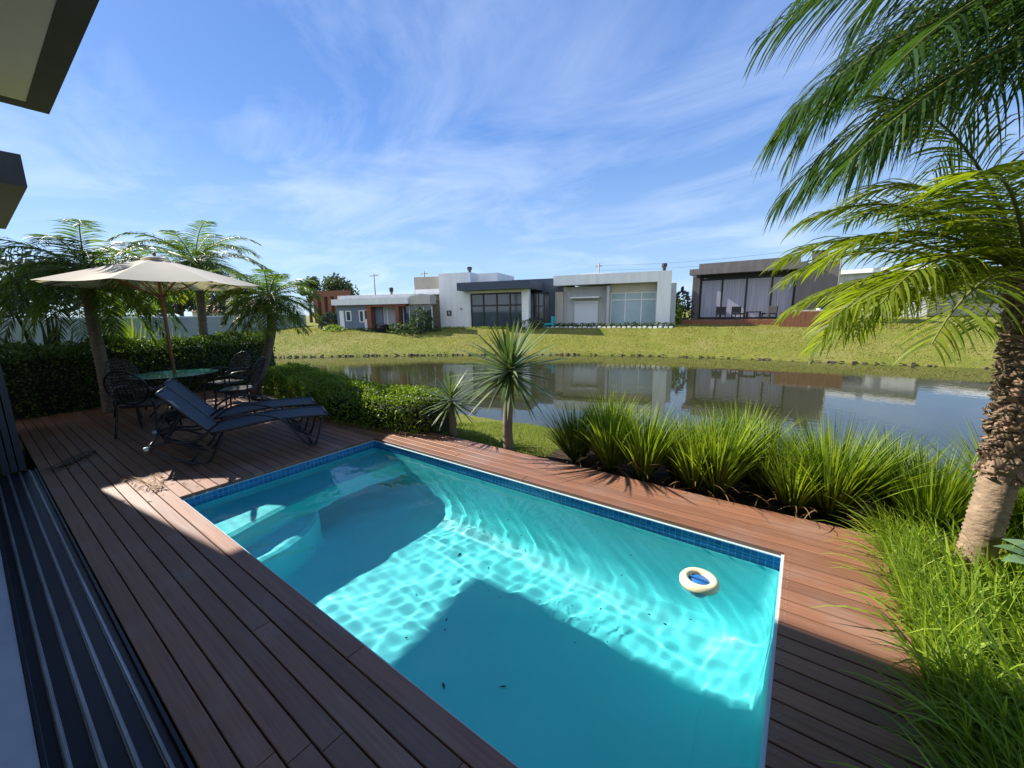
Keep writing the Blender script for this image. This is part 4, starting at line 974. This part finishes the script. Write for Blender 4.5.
# shrubs and beds by the far houses
def shrub(name, label, cat, loc, rx, ry, h, n, ls, mt, seed, group=None, shape=1):
    rg = random.Random(seed); mb = MB()
    for k in range(n):
        a = rg.uniform(0, 2*pi); zz = rg.random(); rr_ = sqrt(max(0, 1-abs(2*zz-.8 if shape else zz)**2.2))*rg.uniform(.6, 1.05); rr_ *= 1+.25*noise.noise(Vector((cos(a)*2, sin(a)*2, zz*3+seed)))
        p = Vector((cos(a)*rx*rr_, sin(a)*ry*rr_, zz*h)); u_ = Vector((rg.uniform(-1, 1), rg.uniform(-1, 1), rg.uniform(-1, 1))).normalized(); v_ = u_.orthogonal().normalized()*ls*rg.uniform(.6, 1.3); w_ = u_.cross(v_)*.6
        mb.add([p-v_, p+w_, p+v_, p-w_], [(0, 1, 2, 3)])
    return tag(mb.build(name, mt, None, loc=loc), label, cat, group)
shrub('conifer_shrub', 'dark pointed shrub at the right corner of the blue-grey house', 'shrub', (-21.6, 18.9, .3), .8, .8, 1.7, 700, .10, M['far'], 1)
shrub('shrub', 'low spreading dark bush in front of the pointed shrub', 'shrub', (-22.6, 18.0, .25), 1.7, .7, .75, 700, .09, M['far'], 2)
shrub('shrub', 'rounded light bush at the left corner of the blue-grey house', 'shrub', (-27.6, 15.9, .25), 1.1, .6, .7, 450, .08, M['hedgey'], 3)
shrub('shrub', 'round green bush at the right corner of the white house', 'shrub', (-15.5, 23.4, .35), 1.1, .6, .75, 450, .08, M['far'], 4)
shrub('yucca_shrub', 'yellow-tipped bush between the pale house and the dark house', 'shrub', (-7.4, 29.3, .4), .55, .5, 2.2, 700, .12, M['hedgey'], 5)
shrub('shrub', 'dark bush in the gap left of the dark house', 'shrub', (-7.35, 31.0, .4), .8, .8, 2.7, 700, .12, M['fard'], 6)
shrub('dark_hedge', 'dark square hedge against the brick house left of the blue-grey house', 'hedge', (-29.6, 16.9, .2), 1.15, .8, 1.6, 1600, .10, M['fard'], 7, None, 0)
def rowbed(name, label, a_, b_, n, h, mt, seed, ls=.07, wd=.2):
    rg = random.Random(seed); mb = MB()
    for k in range(n):
        t = rg.random(); p = Vector((a_[0]+(b_[0]-a_[0])*t, a_[1]+(b_[1]-a_[1])*t+rg.uniform(-wd, wd), a_[2]+rg.random()*h*(1+.5*noise.noise(Vector((t*30, seed, 0)))))); u_ = Vector((rg.uniform(-1, 1), rg.uniform(-1, 1), rg.uniform(-1, 1))).normalized(); v_ = u_.orthogonal().normalized()*ls*rg.uniform(.6, 1.3); w_ = u_.cross(v_)*.6
        mb.add([p-v_, p+w_, p+v_, p-w_], [(0, 1, 2, 3)])
    return tag(mb.build(name, mt), label, 'plants', kind='stuff')
rowbed('flower_bed', 'low green planting along the foot of the pale house', (-14.6, 24.7, .42), (-6.6, 27.0, .5), 1500, .32, M['far'], 1)
rowbed('flower_bed', 'low planting along the foot of the blue-grey house', (-27.8, 16.2, .3), (-20.5, 19.7, .4), 1400, .32, M['far'], 2)
rowbed('flower_bed', 'light green planting along the foot of the white house', (-21.8, 20.9, .36), (-15.8, 22.9, .42), 800, .22, M['hedgey'], 3)
pv = MB()
for k in range(26):
    t = k/26; x = -14.6+8.0*t; y_ = 24.25+2.3*t; pv.box(x, x+.18, y_-.1, y_+.1, .36, .50+.02*(k % 3))
tag(pv.build('border_stones', M['white']), 'row of pale stones edging the planting of the pale house', 'stones', kind='stuff')
# toys, cover
ty = empty('garden_toy', (-14.6, 24.6, .42), R(10), 'teal plastic toy seat on the grass by the pale house', 'toy')
part('seat', M['teal'], ty, (-.35, .35, -.25, .25, .22, .34)); part('backrest', M['teal'], ty, (.2, .34, -.25, .25, .345, .8)); part('leg', M['teal'], ty, (-.33, -.22, -.2, .2, 0, .215)); part('leg', M['teal'], ty, (.22, .33, -.2, .2, 0, .215))
tc_ = empty('tricycle', (-15.2, 24.2, .42), R(30), 'small red and black tricycle beside the teal toy seat', 'tricycle')
part('body', M['red'], tc_, (-.3, .2, -.06, .06, .22, .30)); MB().tube([(.2, 0, .25), (.28, 0, .6)], .03, 8).build('handlebar', M['black'], tc_)
for (x, y_) in ((.28, 0), (-.28, .18), (-.28, -.18)):
    w_ = MB(); w_.tube([(x, y_-.03, .14), (x, y_+.03, .14)], .14, 14); w_.build('wheel', M['black'], tc_)
cv2 = MB().lathe([(.7, 0), (.74, .3), (.6, .52), (.3, .6), (0, .62)], 16); cv2.v = [(a_, b_*.55, c_) for a_, b_, c_ in cv2.v]; tag(cv2.build('covered_barbecue', mat('grill_cover', (.015, .015, .017), .95, spec=.1), None, loc=(-24.2, 17.6, .32)), 'rounded dark covered grill in the porch of the blue-grey house', 'barbecue')
# utility poles and wires
def upole(label, x, y, h, arm, mt=M['sand']):
    o = empty('utility_pole', (x, y, .3), 0, label, 'utility pole', 'utility poles behind the houses'); MB().tube([(0, 0, 0), (0, 0, h)], [.09, .07], 10).build('shaft', mt, o, True)
    part('crossarm', mt, o, (-arm, arm, -.04, .04, h-.32, h-.22)); 
    return Vector((x, y, .3+h-.2))
W1 = upole('utility pole with a crossarm above the blue-grey house roof', -47, 33.5, 6.6, .9)
W2 = upole('utility pole above the beige upper block of the blue-grey house', -37.96, 34.2, 6.3, .6)
W3 = upole('utility pole rising behind the pale house roof', -18.74, 42.05, 6.3, .35)
W4 = upole('tall utility pole right of the dark house chimney', 1.94, 43.5, 6.5, .3)
wr = MB()
for A_, B_ in ((W3, W4),):
    for dz in (0, -.5):
        wr.tube([A_.lerp(B_, t/12)+Vector((0, 0, dz-.4*4*(t/12)*(1-t/12))) for t in range(13)], .011, 4)
tag(wr.build('overhead_wires', M['black']), 'thin overhead wires sagging between the utility poles', 'wires')

# ------------------------------------------------------------------ far trees
def tree(label, x, y, h, rad, mt, seed, n=2600, z0=.3, trunk=.3, ls=.16):
    rg = random.Random(seed); root = empty('broadleaf_tree', (x, y, z0), 0, label, 'tree', 'trees beyond the boundary wall')
    tk = MB(); tk.tube([(0, 0, -.4), (.1, 0, h*.3), (0, .1, h*.55)], [.22, .16, .1], 8)
    cl_ = []
    for k in range(9):
        a = k*2.4; c_ = Vector((cos(a)*rad*rg.uniform(.25, .7), sin(a)*rad*rg.uniform(.25, .7), h*rg.uniform(.45, .85))); cl_.append((c_, rad*rg.uniform(.35, .55))); tk.tube([(0, 0, h*.35), c_*.5+Vector((0, 0, h*.2)), c_], [.09, .06, .02], 5)
    tk.build('trunk', M['farbark'], root, True); mb = MB()
    for k in range(n):
        c_, r_ = rg.choice(cl_); v = Vector((rg.gauss(0, 1), rg.gauss(0, 1), rg.gauss(0, .8))).normalized()*r_*rg.uniform(.5, 1.05); p = c_+v
        u_ = Vector((rg.uniform(-1, 1), rg.uniform(-1, 1), rg.uniform(-1, 1))).normalized(); q = u_.orthogonal().normalized()*ls*rg.uniform(.6, 1.4); w_ = u_.cross(q)*.6
        mb.add([p-q, p+w_, p+q, p-w_], [(0, 1, 2, 3)])
    mb.build('crown', mt, root)
tree('broad tree behind the unfinished brick house', -46.9, 28.2, 6.2, 2.8, M['far'], 1)
tree('tall narrow tree above the short palm', -50, 26, 7.2, 1.6, M['far'], 2, 1500)
for i, (x, y, h, rd, lb) in enumerate([(-30, -1, 4.6, 2.6, 'dark tree at the extreme left behind the boundary wall'), (-33, 2.5, 4.4, 2.8, 'dark tree behind the leaning palm trunk'), (-37, 6.5, 4.4, 2.8, 'dark tree seen between the parasol and the wall'),
        (-42, 11, 4.2, 2.8, 'dark tree seen right of the leaning palm trunk'), (-47, 16, 4.6, 2.8, 'low dark tree behind the straight palm'), (-52, 30, 5.0, 3.0, 'low tree just left of the brick house')]):
    tree(lb, x, y, h, rd, M['fard'], 20+i, 2200)
